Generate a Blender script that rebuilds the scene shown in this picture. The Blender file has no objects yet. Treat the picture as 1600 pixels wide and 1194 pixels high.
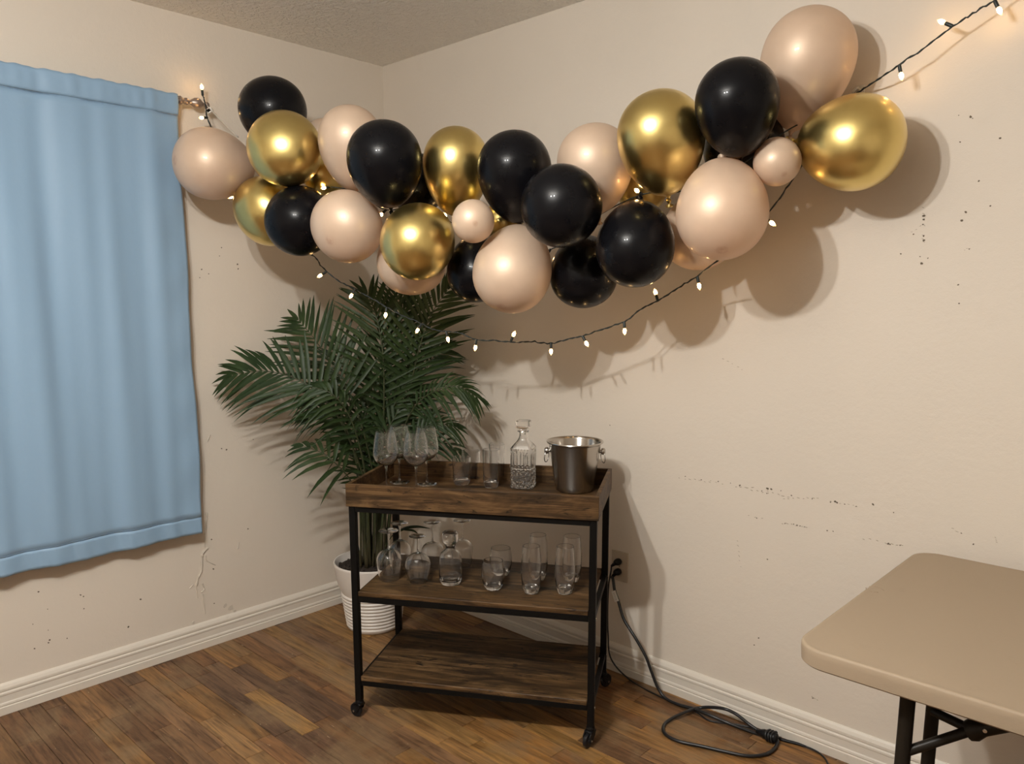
import bpy, bmesh, math, random
import numpy as np
from mathutils import Vector, Matrix

random.seed(7)
SC = bpy.context.scene
COL = SC.collection
PI = math.pi

# ------------------------------------------------------------------ camera
F, PITCH, YAW, ROLL = 1224.8, .1563, .7565, -.0017
CAM = np.array([2.9909, -2.3224, 1.4063])
PPX, PPY = 800.0, 597 + 62.34
_d = np.array([-math.sin(YAW)*math.cos(PITCH), math.cos(YAW)*math.cos(PITCH), -math.sin(PITCH)])
_r0 = np.array([math.cos(YAW), math.sin(YAW), 0.0]); _u0 = np.cross(_r0, _d)
_r = _r0*math.cos(ROLL) + _u0*math.sin(ROLL); _u = -_r0*math.sin(ROLL) + _u0*math.cos(ROLL)
cd = bpy.data.cameras.new('camera'); cam = bpy.data.objects.new('camera', cd); COL.objects.link(cam)
cd.sensor_width = 36; cd.lens = F/1600*36; cd.shift_y = 62.34/1600; cd.clip_start = .05
M = Matrix.Identity(4)
for i in range(3):
    M[i][0], M[i][1], M[i][2], M[i][3] = _r[i], _u[i], -_d[i], CAM[i]
cam.matrix_world = M
SC.camera = cam

# ------------------------------------------------------------------ world, lamps, exposure
w = bpy.data.worlds.new('world'); SC.world = w; w.use_nodes = True
w.node_tree.nodes['Background'].inputs[0].default_value = (.9, .85, .8, 1)
w.node_tree.nodes['Background'].inputs[1].default_value = .05
for lx, ly in ((1.82, -2.25), (2.03, -2.15)):           # the two bulbs of the ceiling fitting: bare glow, plus an added disc throwing extra light down
    for kind, power, z in (('POINT', 44.5, 2.235), ('AREA', 9, 2.200)):
        ld = bpy.data.lights.new('ceiling_bulb_and_fill', kind); ld.energy = power; ld.color = (1.0, .975, .93)
        if kind == 'POINT': ld.shadow_soft_size = .027
        else: ld.shape = 'DISK'; ld.size = .055
        lo = bpy.data.objects.new('ceiling_bulb_and_fill', ld); lo.location = (lx, ly, z); COL.objects.link(lo)
SC.view_settings.view_transform = 'Standard'
SC.view_settings.look = 'None'
SC.view_settings.gamma = 1
SC.view_settings.use_curve_mapping = False
SC.view_settings.exposure = 0.0
cy = SC.cycles
cy.use_denoising = True
cy.max_bounces = 14; cy.diffuse_bounces = 5; cy.glossy_bounces = 6; cy.transmission_bounces = 12; cy.transparent_max_bounces = 12
cy.sample_clamp_indirect = 6.0
cy.caustics_reflective = False; cy.caustics_refractive = True; cy.blur_glossy = .6

# ------------------------------------------------------------------ pixel -> point helpers (world points, at real depth)
def V3(*a): return np.array(a, float)
def ray(x, y): return _d + _r*(x-PPX)/F - _u*(y-PPY)/F
def pz(x, y, z=0.0): v = ray(x, y); return CAM + v*(z-CAM[2])/v[2]
def lw(x, y, off=0.0): v = ray(x, y); return CAM + v*(off-CAM[0])/v[0]       # on the left wall
def rw(x, y, off=0.0): v = ray(x, y); return CAM + v*(-off-CAM[1])/v[1]      # on the right wall
def at(x, y, D): return CAM + ray(x, y)*D
def depth(p): return float((np.array(p)-CAM) @ _d)

# ------------------------------------------------------------------ node materials
class NT:
    def __init__(s, name):
        s.m = bpy.data.materials.new(name); s.m.use_nodes = True
        s.t = s.m.node_tree; s.n = s.t.nodes; s.b = s.n['Principled BSDF']; s.out = s.n['Material Output']
    def add(s, typ, **kw):
        n = s.n.new(typ)
        for k, v in kw.items():
            if k.startswith('_'): setattr(n, k[1:], v)
            else: s.put(n, k, v)
        return n
    def put(s, n, k, v):
        key = k
        sock = n.inputs[int(k[1:])] if (k[0] == 'i' and k[1:].isdigit()) else n.inputs[key]
        if hasattr(v, 'links') and hasattr(v, 'is_output'): s.t.links.new(v, sock)
        else: sock.default_value = v
    def P(s, **kw):
        al = dict(base='Base Color', rough='Roughness', metal='Metallic', ior='IOR', trans='Transmission Weight', coat='Coat Weight',
                  coatr='Coat Roughness', sheen='Sheen Weight', spec='Specular IOR Level', emit='Emission Color', es='Emission Strength',
                  normal='Normal', aniso='Anisotropic', anr='Anisotropic Rotation', sss='Subsurface Weight', tan='Tangent')
        for k, v in kw.items():
            s.put(s.b, al[k], v)
        return s.m
    def coords(s, kind='Object'): return s.add('ShaderNodeTexCoord').outputs[kind]
    def pos(s): return s.add('ShaderNodeNewGeometry').outputs['Position']
    def mapping(s, vec, scale=(1, 1, 1), loc=(0, 0, 0), rot=(0, 0, 0)):
        return s.add('ShaderNodeMapping', Vector=vec, Scale=scale, Location=loc, Rotation=rot).outputs[0]
    def noise(s, vec, scale=5, detail=4, rough=.55, dist=0.0):
        return s.add('ShaderNodeTexNoise', Vector=vec, Scale=scale, Detail=detail, Roughness=rough, Distortion=dist).outputs['Fac']
    def ramp(s, fac, stops):
        n = s.add('ShaderNodeValToRGB', Fac=fac); e = n.color_ramp.elements
        while len(e) < len(stops): e.new(.5)
        for el, (p, c) in zip(e, stops):
            el.position = p; el.color = (c if len(c) == 4 else (*c, 1)) if not isinstance(c, (int, float)) else (c, c, c, 1)
        return n.outputs['Color']
    def mix(s, fac, a, b, mode='MIX'):
        n = s.n.new('ShaderNodeMix'); n.data_type = 'RGBA'; n.blend_type = mode
        for i, v in ((0, fac), (6, a), (7, b)):
            if hasattr(v, 'is_output'): s.t.links.new(v, n.inputs[i])
            else: n.inputs[i].default_value = v if i == 0 or len(v) == 4 else (*v, 1)
        return n.outputs[2]
    def math(s, op, a, b=0.0):
        n = s.n.new('ShaderNodeMath'); n.operation = op
        for i, v in ((0, a), (1, b)):
            if hasattr(v, 'is_output'): s.t.links.new(v, n.inputs[i])
            else: n.inputs[i].default_value = v
        return n.outputs[0]
    def bump(s, h, strength=.3, dist=.01):
        return s.add('ShaderNodeBump', Height=h, Strength=strength, Distance=dist).outputs[0]

def simple(name, col, rough=.5, **kw):
    t = NT(name); return t.P(base=(*col, 1), rough=rough, **kw)

def mat_wall():
    t = NT('cream_wall_paint'); p = t.pos()
    big = t.noise(p, 1.3, 3); mid = t.noise(p, 9, 4)
    c = t.ramp(big, [(.3, (.695, .63, .545)), (.7, (.735, .665, .575))])
    c = t.mix(t.ramp(mid, [(.62, 0), (.8, .22)]), c, (.64, .57, .48))
    lap = t.noise(p, 60, 3); rollr = t.noise(p, 260, 2)
    h = t.math('ADD', t.math('MULTIPLY', lap, .6), t.math('MULTIPLY', rollr, .25))
    h = t.math('ADD', h, t.math('MULTIPLY', t.noise(p, 14, 5, .6), 1.2))
    return t.P(base=c, rough=.62, spec=.28, normal=t.bump(h, .28, .004))
def mat_ceiling():
    t = NT('textured_ceiling_paint'); p = t.pos()
    n1 = t.noise(p, 55, 3, .5, .6); n2 = t.noise(p, 140, 2)
    h = t.math('ADD', t.ramp(n1, [(.42, 0), (.6, 1)]), t.math('MULTIPLY', n2, .4))
    lump = t.ramp(t.noise(p, 26, 1), [(.70, 0), (.78, 1)])
    h = t.math('ADD', h, lump)
    return t.P(base=(.92, .885, .82, 1), rough=.85, spec=.15, normal=t.bump(h, .62, .008))
def mat_floor():
    t = NT('worn_floor_wood'); o = t.add('ShaderNodeObjectInfo'); p = t.pos()
    rnd = o.outputs['Random']
    off = t.add('ShaderNodeCombineXYZ', X=t.math('MULTIPLY', rnd, 37.0), Y=t.math('MULTIPLY', rnd, 91.0), Z=0.0).outputs[0]
    pv = t.n.new('ShaderNodeVectorMath'); pv.operation = 'ADD'; t.t.links.new(p, pv.inputs[0]); t.t.links.new(off, pv.inputs[1])
    g = t.mapping(pv.outputs[0], (5, 70, 10)); grain = t.noise(g, 1.0, 6, .62, .9)
    g2 = t.noise(t.mapping(pv.outputs[0], (2.4, 16, 3)), 1.0, 4, .6, 1.6)
    fine = t.noise(t.mapping(pv.outputs[0], (20, 420, 10)), 1.0, 3)
    shade = t.ramp(grain, [(.28, (.34, .28, .22)), (.50, (1, 1, 1)), (.75, (1.50, 1.38, 1.15))])
    c = t.mix(1.0, o.outputs['Color'], shade, 'MULTIPLY')
    c = t.mix(1.0, c, t.ramp(g2, [(.3, (.58, .53, .48)), (.55, (1, 1, 1)), (.8, (1.3, 1.24, 1.1))]), 'MULTIPLY')
    c = t.mix(t.ramp(fine, [(.62, 0), (.72, .35)]), c, (.07, .04, .022))
    wear = t.noise(p, 3.6, 6, .68, .5)
    wearf = t.ramp(wear, [(.50, 0), (.62, .60)])
    c = t.mix(wearf, c, t.mix(t.noise(g, 2.2, 5), (.085, .050, .025), (.34, .225, .12)))
    sc = t.ramp(t.noise(t.mapping(p, (26, 120, 1), rot=(0, 0, .3)), 1.0, 3), [(.70, 0), (.735, .65)])
    c = t.mix(sc, c, (.48, .38, .26))
    r = t.ramp(grain, [(.3, .50), (.7, .36)])
    return t.P(base=c, rough=r, spec=.35, normal=t.bump(t.math('ADD', grain, t.math('MULTIPLY', fine, .5)), .22, .002))
def mat_rustic():
    t = NT('rustic_brown_board'); p = t.coords('Object'); o = t.add('ShaderNodeObjectInfo')
    off = t.add('ShaderNodeCombineXYZ', X=t.math('MULTIPLY', o.outputs['Random'], 13.0), Y=t.math('MULTIPLY', o.outputs['Random'], 7.0), Z=0.0).outputs[0]
    pv = t.n.new('ShaderNodeVectorMath'); pv.operation = 'ADD'; t.t.links.new(p, pv.inputs[0]); t.t.links.new(off, pv.inputs[1]); p = pv.outputs[0]
    g = t.noise(t.mapping(p, (3.2, 42, 42)), 1.0, 6, .62, 1.0)
    fine = t.noise(t.mapping(p, (9, 190, 190)), 1.0, 4, .6)
    bl = t.noise(t.mapping(p, (5.0, 15, 15)), 1.0, 5, .66, .8)
    band = t.noise(t.mapping(p, (2.0, 9, 9)), 1.0, 2)
    v = t.math('ADD', t.math('MULTIPLY', g, .50), t.math('MULTIPLY', bl, .50))
    v = t.math('ADD', v, t.math('MULTIPLY', t.math('SUBTRACT', fine, .5), .30))
    c = t.ramp(v, [(.36, (.0075, .005, .0035)), (.45, (.030, .017, .0085)), (.52, (.072, .040, .017)), (.60, (.135, .078, .034)), (.70, (.215, .140, .072))])
    c = t.mix(t.ramp(band, [(.40, 0), (.70, .45)]), c, (.120, .062, .022))
    kn = t.noise(t.mapping(p, (8, 26, 26)), 1.0, 4, .6, 2.6)
    c = t.mix(t.ramp(kn, [(.58, 0), (.66, .9)]), c, (.006, .004, .003))
    return t.P(base=c, rough=.50, spec=.22, normal=t.bump(g, .15, .002))
def mat_balloon(kind):
    t = NT(kind + '_balloon_latex'); o = t.coords('Object')
    if kind == 'black':
        sm = t.noise(o, 30, 3)
        m = t.P(base=(.0042, .0042, .0054, 1), rough=t.ramp(sm, [(.3, .26), (.7, .32)]), spec=.13, coat=.09, coatr=.05)
    elif kind == 'gold':
        cl = t.noise(t.mapping(o, (12, 12, 12)), 1.0, 3)
        m = t.P(base=t.ramp(cl, [(.3, (.74, .575, .215)), (.7, (.80, .635, .25))]), rough=.315, metal=1.0, coat=.12, coatr=.06)
    else:
        cl = t.noise(o, 16, 4)
        c = t.ramp(cl, [(.35, (.78, .598, .445)), (.65, (.82, .635, .48))])
        # a smudge of denser dye at the blown tip
        ax = t.add('ShaderNodeVectorMath', _operation='LENGTH')
        tip = t.coords('Generated')
        sp = t.add('ShaderNodeSeparateXYZ', Vector=tip).outputs['Z']
        blot = t.math('MULTIPLY', t.ramp(sp, [(.9955, 0), (.9995, 1)]), t.ramp(t.noise(o, 45, 2), [(.3, .1), (.6, .75)]))
        c = t.mix(blot, c, (.50, .26, .15))
        m = t.P(base=c, rough=.46, metal=.26, spec=.30, coat=.20, coatr=.08)
        tr = t.add('ShaderNodeBsdfTranslucent', Color=(.95, .62, .40, 1))
        mx = t.add('ShaderNodeMixShader', Fac=.16)
        t.t.links.new(t.b.outputs[0], mx.inputs[1]); t.t.links.new(tr.outputs[0], mx.inputs[2]); t.t.links.new(mx.outputs[0], t.out.inputs[0])
    return m
def mat_curtain():
    t = NT('blue_satin_fabric'); p = t.pos()
    wv = t.noise(t.mapping(p, (900, 900, 260)), 1.0, 2)
    cr = t.noise(t.mapping(p, (7, 7, 5)), 1.0, 4, .55, .6)
    c = t.mix(.5, (.245, .385, .545), (.265, .41, .575))
    return t.P(base=c, rough=.50, spec=.4, sheen=.25, normal=t.bump(t.math('ADD', t.math('MULTIPLY', wv, .05), cr), .16, .012))
def mat_leaf():
    t = NT('palm_leaf_green'); o = t.add('ShaderNodeObjectInfo'); p = t.pos()
    n = t.noise(p, 14, 3)
    c = t.ramp(n, [(.3, (.014, .029, .009)), (.6, (.025, .047, .015)), (.85, (.044, .072, .025))])
    t.P(base=c, rough=.46, spec=.28)
    tr = t.add('ShaderNodeBsdfTranslucent', Color=(.06, .14, .03, 1)); mx = t.add('ShaderNodeMixShader', Fac=.14)
    t.t.links.new(t.b.outputs[0], mx.inputs[1]); t.t.links.new(tr.outputs[0], mx.inputs[2]); t.t.links.new(mx.outputs[0], t.out.inputs[0])
    return t.m
def mat_stem():
    t = NT('palm_stem'); p = t.pos()
    z = t.add('ShaderNodeSeparateXYZ', Vector=p).outputs['Z']
    n = t.noise(t.mapping(p, (60, 60, 8)), 1.0, 3)
    c = t.mix(n, (.022, .030, .011), (.050, .062, .024))
    c = t.mix(t.ramp(z, [(.28, .7), (.50, 0)]), c, (.060, .040, .022))
    return t.P(base=c, rough=.5)
def mat_steel():
    t = NT('brushed_steel'); p = t.coords('Object')
    n = t.noise(t.mapping(p, (3, 3, 300)), 1.0, 2)
    tg = t.add('ShaderNodeTangent', _direction_type='RADIAL', _axis='Z')
    return t.P(base=(.53, .505, .47, 1), metal=1.0, rough=.22, aniso=.85, anr=.25, tan=tg.outputs[0])
def mat_table():
    t = NT('beige_table_plastic'); p = t.pos()
    n = t.noise(p, 340, 2); s = t.noise(p, 12, 5, .7)
    c = t.mix(t.ramp(s, [(.62, 0), (.76, .3)]), (.345, .268, .188), (.29, .222, .155))
    return t.P(base=c, rough=.55, spec=.25, normal=t.bump(n, .25, .001))
def mat_trim():
    t = NT('white_trim_paint'); p = t.pos()
    n = t.noise(p, 22, 5, .65)
    c = t.mix(t.ramp(n, [(.60, 0), (.78, .45)]), (.73, .68, .60), (.56, .50, .42))
    return t.P(base=c, rough=.42, spec=.35)
def mat_soil():
    t = NT('dark_potting_bark'); n = t.noise(t.pos(), 70, 4)
    return t.P(base=t.ramp(n, [(.3, (.010, .007, .005)), (.7, (.05, .033, .022))]), rough=.9, normal=t.bump(n, .8, .01))
def mat_glass():
    t = NT('clear_glass')
    t.P(base=(1, 1, 1, 1), rough=0.0, ior=1.50, trans=1.0)
    df = t.add('ShaderNodeBsdfDiffuse', Color=(.9, .9, .88, 1)); mx = t.add('ShaderNodeMixShader', Fac=.007)   # faint film of dust
    t.t.links.new(t.b.outputs[0], mx.inputs[1]); t.t.links.new(df.outputs[0], mx.inputs[2]); t.t.links.new(mx.outputs[0], t.out.inputs[0])
    return t.m
def mat_thin():
    t = NT('thin_clear_glass')
    lw_ = t.add('ShaderNodeLayerWeight', Blend=.5).outputs['Facing']
    f = t.math('ADD', t.math('MULTIPLY', t.math('POWER', lw_, 3.0), .95), .05)
    tr = t.add('ShaderNodeBsdfTransparent', Color=(.965, .97, .965, 1)); gl = t.add('ShaderNodeBsdfGlossy', Color=(1, 1, 1, 1), Roughness=.0)
    mx = t.add('ShaderNodeMixShader', Fac=f); t.t.links.new(tr.outputs[0], mx.inputs[1]); t.t.links.new(gl.outputs[0], mx.inputs[2])
    t.t.links.new(mx.outputs[0], t.out.inputs[0]); return t.m
def mat_bulb():
    t = NT('lit_warm_bulb'); z = t.add('ShaderNodeSeparateXYZ', Vector=t.coords('Generated')).outputs['Z']
    hot = t.ramp(z, [(.0, .03), (.22, .10), (.36, 1.0), (.60, .9), (.78, .06), (1.0, .02)])
    return t.P(base=(.9, .7, .4, 1), rough=.2, emit=(1, .58, .22, 1), es=t.math('MULTIPLY', hot, 85.0))

MAT = dict(wall=mat_wall(), ceiling=mat_ceiling(), floor=mat_floor(), rustic=mat_rustic(), black=mat_balloon('black'), gold=mat_balloon('gold'),
           peach=mat_balloon('peach'), curtain=mat_curtain(), leaf=mat_leaf(), stem=mat_stem(), steel=mat_steel(), table=mat_table(),
           trim=mat_trim(), soil=mat_soil(), glass=mat_glass(), thin=mat_thin(), bulb=mat_bulb(),
           frame=simple('black_painted_steel', (.0045, .0042, .004), .42, spec=.14), rubber=simple('black_rubber', (.006, .006, .007), .40, spec=.25),
           wheel=simple('dark_grey_wheel', (.012, .012, .014), .28, spec=.35), chrome=simple('pale_metal', (.55, .53, .5), .25, metal=1.0),
           cord=simple('black_cord_vinyl', (.010, .010, .011), .36), wire=simple('dark_green_wire', (.012, .020, .020), .45),
           pot=simple('white_glazed_pot', (.76, .71, .655), .38), plate=simple('almond_outlet_plastic', (.50, .43, .335), .4),
           legs=simple('bronze_table_leg', (.016, .0125, .009), .42, spec=.2), chip=simple('dark_paint_chip', (.13, .10, .07), .8),
           scuff=simple('bare_plaster', (.60, .54, .46), .75), scrape=simple('grey_scuff', (.34, .28, .21), .8),
           rodm=simple('antique_pewter', (.36, .29, .25), .38, metal=.75), tag=simple('white_paper_tag', (.90, .88, .84), .5),
           print=simple('tag_print', (.30, .28, .25), .6), strip=simple('clear_garland_strip', (.80, .76, .68), .3, trans=.4),
           gap=simple('dark_floor_gap', (.018, .011, .007), .8))

# ------------------------------------------------------------------ object helpers
def link(name, me, mat=None, parent=None):
    o = bpy.data.objects.new(name, me); COL.objects.link(o)
    if mat is not None and me is not None:
        me.materials.append(MAT[mat] if isinstance(mat, str) else mat)
    if parent is not None: o.parent = parent
    return o
def tag(o, label=None, cat=None, group=None, kind=None):
    if label: o['label'] = label
    if cat: o['category'] = cat
    if group: o['group'] = group
    if kind: o['kind'] = kind
    return o
def empty(name, loc=(0, 0, 0), rz=0.0, label=None, cat=None, group=None):
    o = bpy.data.objects.new(name, None); COL.objects.link(o); o.location = loc; o.rotation_euler = (0, 0, rz); o.empty_display_size = .05
    return tag(o, label, cat, group)
def dup(root, label=None, loc=None, rz=None):
    r = root.copy(); COL.objects.link(r)
    if loc is not None: r.location = loc
    if rz is not None: r.rotation_euler = (0, 0, rz)
    if label: r['label'] = label
    for c in list(root.children):
        k = c.copy(); COL.objects.link(k); k.parent = r
        for g in list(c.children):
            q = g.copy(); COL.objects.link(q); q.parent = k
    return r
class MB:
    def __init__(s): s.v, s.f = [], []
    def add(s, vs, fs):
        b = len(s.v); s.v += [tuple(map(float, v)) for v in vs]; s.f += [tuple(b+i for i in f) for f in fs]; return s
    def box(s, x0, y0, z0, x1, y1, z1, bev=0.0):
        if bev <= 0:
            vs = [(x, y, z) for z in (z0, z1) for y in (y0, y1) for x in (x0, x1)]
            return s.add(vs, [(0, 2, 3, 1), (4, 5, 7, 6), (0, 1, 5, 4), (2, 6, 7, 3), (0, 4, 6, 2), (1, 3, 7, 5)])
        bm = bmesh.new(); bmesh.ops.create_cube(bm, size=1)
        for v in bm.verts: v.co = Vector(((x0+x1)/2+v.co.x*(x1-x0), (y0+y1)/2+v.co.y*(y1-y0), (z0+z1)/2+v.co.z*(z1-z0)))
        bmesh.ops.bevel(bm, geom=bm.edges[:], offset=bev, segments=1, affect='EDGES')
        bm.verts.index_update(); s.add([v.co for v in bm.verts], [[v.index for v in f.verts] for f in bm.faces]); bm.free(); return s
    def tube(s, pts, rad, n=8, cap=True, flat=1.0):
        pts = [np.array(p, float) for p in pts]; m = len(pts)
        rads = rad if hasattr(rad, '__len__') else [rad]*m
        T = [None]*m
        for i in range(m):
            d = pts[min(i+1, m-1)]-pts[max(i-1, 0)]; T[i] = d/(np.linalg.norm(d)+1e-12)
        up = np.array([0, 0, 1.0]) if abs(T[0][2]) < .9 else np.array([1.0, 0, 0])
        N = np.cross(T[0], up); N /= np.linalg.norm(N)
        vs = []
        for i in range(m):
            N = N-T[i]*(N@T[i]); N /= (np.linalg.norm(N)+1e-12); B = np.cross(T[i], N)
            for k in range(n):
                a = 2*PI*k/n; vs.append(pts[i]+rads[i]*(math.cos(a)*N*flat+math.sin(a)*B))
        fs = [(i*n+k, i*n+(k+1) % n, (i+1)*n+(k+1) % n, (i+1)*n+k) for i in range(m-1) for k in range(n)]
        if cap: fs += [tuple(range(n-1, -1, -1)), tuple((m-1)*n+k for k in range(n))]
        return s.add(vs, fs)
    def lathe(s, prof, n=32, c=(0, 0, 0), close=False, sq=None):
        # prof: list of (r, z); sq: optional list of squareness per ring is handled by loft()
        vs, rings = [], []
        for r, z in prof:
            if r < 1e-6:
                rings.append([len(vs)]); vs.append((c[0], c[1], c[2]+z))
            else:
                rings.append(list(range(len(vs), len(vs)+n)))
                vs += [(c[0]+r*math.cos(2*PI*k/n), c[1]+r*math.sin(2*PI*k/n), c[2]+z) for k in range(n)]
        fs = []
        pairs = list(zip(rings[:-1], rings[1:]))
        if close: pairs.append((rings[-1], rings[0]))
        for a, b in pairs:
            for k in range(n):
                k2 = (k+1) % n
                if len(a) == 1 and len(b) == 1: continue
                if len(a) == 1: fs.append((a[0], b[k2], b[k]))
                elif len(b) == 1: fs.append((a[k], a[k2], b[0]))
                else: fs.append((a[k], a[k2], b[k2], b[k]))
        return s.add(vs, fs)
    def sphere(s, c, r, n=12, m=7):
        pr = [(0 if j in (0, m) else r*math.sin(PI*j/m), -r*math.cos(PI*j/m)) for j in range(m+1)]
        return s.lathe(pr, n, c)
    def grid(s, nu, nv, fn):
        vs = [fn(i/nu, j/nv) for j in range(nv+1) for i in range(nu+1)]
        return s.add(vs, [(j*(nu+1)+i, j*(nu+1)+i+1, (j+1)*(nu+1)+i+1, (j+1)*(nu+1)+i) for j in range(nv) for i in range(nu)])
    def build(s, name, mat, parent=None, smooth=None, recalc=True):
        me = bpy.data.meshes.new(name); me.from_pydata(s.v, [], s.f)
        if recalc:
            bm = bmesh.new(); bm.from_mesh(me); bmesh.ops.recalc_face_normals(bm, faces=bm.faces[:]); bm.to_mesh(me); bm.free()
        if smooth is not None:
            me.polygons.foreach_set('use_smooth', [True]*len(me.polygons))
            if smooth < 179:
                me.set_sharp_from_angle(angle=math.radians(smooth))
        me.update()
        return link(name, me, mat, parent)
def spline(P, n=8):
    P = [np.array(p, float) for p in P]; Q = [2*P[0]-P[1]]+P+[2*P[-1]-P[-2]]; out = []
    for i in range(1, len(Q)-2):
        a, b, c, d = Q[i-1], Q[i], Q[i+1], Q[i+2]
        for k in range(n):
            t = k/n
            out.append(.5*((2*b)+(-a+c)*t+(2*a-5*b+4*c-d)*t*t+(-a+3*b-3*c+d)*t**3))
    out.append(P[-1]); return out

# ------------------------------------------------------------------ room shell
RX, RY, RH = 4.5, -4.4, 2.44
def struct(o): return tag(o, kind='structure')
struct(MB().box(0, RY, RH, RX, 0, RH+.1).build('ceiling', 'ceiling'))
WL = struct(MB().box(-.12, RY, 0, 0, 0, RH).build('wall_left', 'wall'))
WR = struct(MB().box(-.12, 0, 0, RX, .12, RH).build('wall_right', 'wall'))
struct(MB().box(RX, RY, 0, RX+.12, .12, RH).build('wall_side', 'wall'))
struct(MB().box(-.12, RY-.12, 0, RX+.12, RY, RH).build('wall_front', 'wall'))
FL = struct(MB().box(-.12, RY, -.08, RX, .12, -.006).build('floor', 'gap'))
# strip flooring: every board that the picture can show is a piece of its own
PW = .0655
tones = [(.165, .082, .036), (.190, .102, .044), (.130, .066, .031), (.225, .128, .055), (.180, .100, .050), (.112, .062, .036), (.245, .138, .050), (.150, .086, .048), (.205, .108, .040)]
row = 0
yy = -1.137+PW*17.35
edges = [-1.137+PW*k for k in range(18, -17, -1)]
nplank = 0
for k in range(len(edges)-1):
    y1, y0 = min(edges[k], .0), edges[k+1]
    if y1 <= y0+.004: continue
    rr = random.Random(100+k)
    x = -rr.random()*.45
    ym = (y0+y1)/2
    xmin = 0.0
    xmax = 3.1+ (ym+1.0)*.25
    while x < RX:
        L = rr.uniform(.26, .72)
        a, b = max(x, 0.0), min(x+L, RX)
        x += L
        if b-a < .02: continue
        # keep only what lies near the view; the rest is joined below
        if a > 2.75: continue
        h = rr.uniform(-.0006, .0006)
        o = MB().box(a+.0006, y0+.0006, -.006, b-.0006, y1-.0006, h, .0009).build('plank', 'floor', FL)
        c = rr.choice(tones); f = rr.uniform(.86, 1.2)
        warm = 1.0+.25*max(0.0, min(1.0, (ym+1.1)))*(1 if a > .9 else 0)
        o.color = (c[0]*f*warm, c[1]*f*(1+(warm-1)*.6), c[2]*f*(1-(warm-1)*.5), 1)
        nplank += 1
# boards outside the view: one plain piece of the same flooring
ob = MB().box(0.0, RY, -.006, RX, edges[-1], 0).build('boarding', 'floor', FL); ob.color = (.16, .09, .047, 1); tag(ob, kind='stuff')
ob = MB().box(3.45, edges[-1]+.001, -.006, RX, 0, 0).build('boarding', 'floor', FL); ob.color = (.16, .09, .047, 1); tag(ob, kind='stuff')

# baseboards: moulded profile (depth, height)
BP = [(0, 0), (.016, 0), (.0165, .027), (.013, .030), (.0155, .034), (.0145, .040), (.012, .044), (.012, .067), (.0145, .070), (.0145, .076), (.010, .080), (.0125, .085), (.0125, .092), (.008, .102), (.003, .108), (0, .108)]
def baseboard(name, pts_fn, a, b):
    m = MB(); n = len(BP)
    vs = [pts_fn(a, d, h) for d, h in BP]+[pts_fn(b, d, h) for d, h in BP]
    m.add(vs, [(i, i+1, n+i+1, n+i) for i in range(n-1)]+[tuple(range(n)), tuple(range(2*n-1, n-1, -1))])
    return struct(m.build(name, 'trim'))
baseboard('baseboard_left', lambda s, d, h: (d, s, h+.0005), RY, 0.0)
baseboard('baseboard_right', lambda s, d, h: (s, -d, h+.0005), 0.0, RX)

# chips, nail holes and scrapes in the wall paint (thin irregular flakes at their own places)
def flake(m, c, ex, ey, en, a, b, rot, rr, th=.0012, n=7):
    vs = []
    for top in (0, 1):
        for k in range(n):
            t = 2*PI*k/n; q = rr.uniform(.6, 1.15)
            u, v = a*q*math.cos(t), b*q*math.sin(t)
            u, v = u*math.cos(rot)-v*math.sin(rot), u*math.sin(rot)+v*math.cos(rot)
            vs.append(c+ex*u+ey*v+en*(th if top else 0)*(1 if top == 0 else .9))
    m.add(vs, [tuple(range(n, 2*n))]+[(k, (k+1) % n, n+(k+1) % n, n+k) for k in range(n)])
rr = random.Random(5)
ex, ez = V3(1, 0, 0), V3(0, 0, 1)
m = MB()
S = 2.857
right_chips = [(1040+x/S, 720+y/S, s) for x, y, s in [(88, 70, 2.0), (160, 85, 2.4), (235, 93, 2.2), (290, 100, 1.8), (332, 110, 3.2), (455, 124, 4.2), (472, 127, 3.6), (430, 135, 2), (452, 146, 2.0), (515, 134, 1.6), (562, 155, 2.4), (655, 170, 2.0), (736, 185, 2), (757, 182, 4.6), (766, 187, 3.6), (800, 194, 2), (851, 204, 2), (926, 195, 3.6), (1018, 231, 2.2), (407, 256, 2.2), (533, 280, 2), (572, 283, 2), (587, 288, 2.4), (600, 291, 2), (620, 295, 2), (722, 312, 2.6), (748, 315, 2), (995, 370, 3.4), (1002, 373, 2.4), (1047, 378, 2.4), (1320, 323, 2.2), (1374, 373, 3), (455, 440, 2.4)]]
S = 3.3167
right_chips += [(1360+x/S, 120+y/S, s) for x, y, s in [(520, 208, 4.2), (530, 216, 2.2), (458, 200, 1.8), (464, 338, 3.0), (673, 318, 3.8), (562, 540, 3), (622, 670, 3), (494, 702, 4), (474, 745, 4.2), (277, 720, 4.6), (276, 740, 3.4), (272, 765, 2.6), (276, 825, 3), (278, 848, 3.6), (224, 816, 2.4), (158, 918, 2.6), (266, 968, 4.4), (258, 932, 2), (298, 940, 2.2), (455, 1078, 2.6), (460, 1175, 2.6), (512, 893, 2.2)]]
right_chips += [(1178.7, 1008, 2.6), (1185.6, 997, 2.8), (953, 664.5, 2.0), (1270, 1091, 2.2)]
for x, y, s in right_chips:
    c = rw(x, y); k = depth(c)/F*.75
    flake(m, c, ex, ez, V3(0, -1, 0), s*k*.75, s*k*.55, rr.uniform(-1, 1), rr)
tag(m.build('paint_chip', 'chip', WR), kind='stuff')
m = MB()
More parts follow.
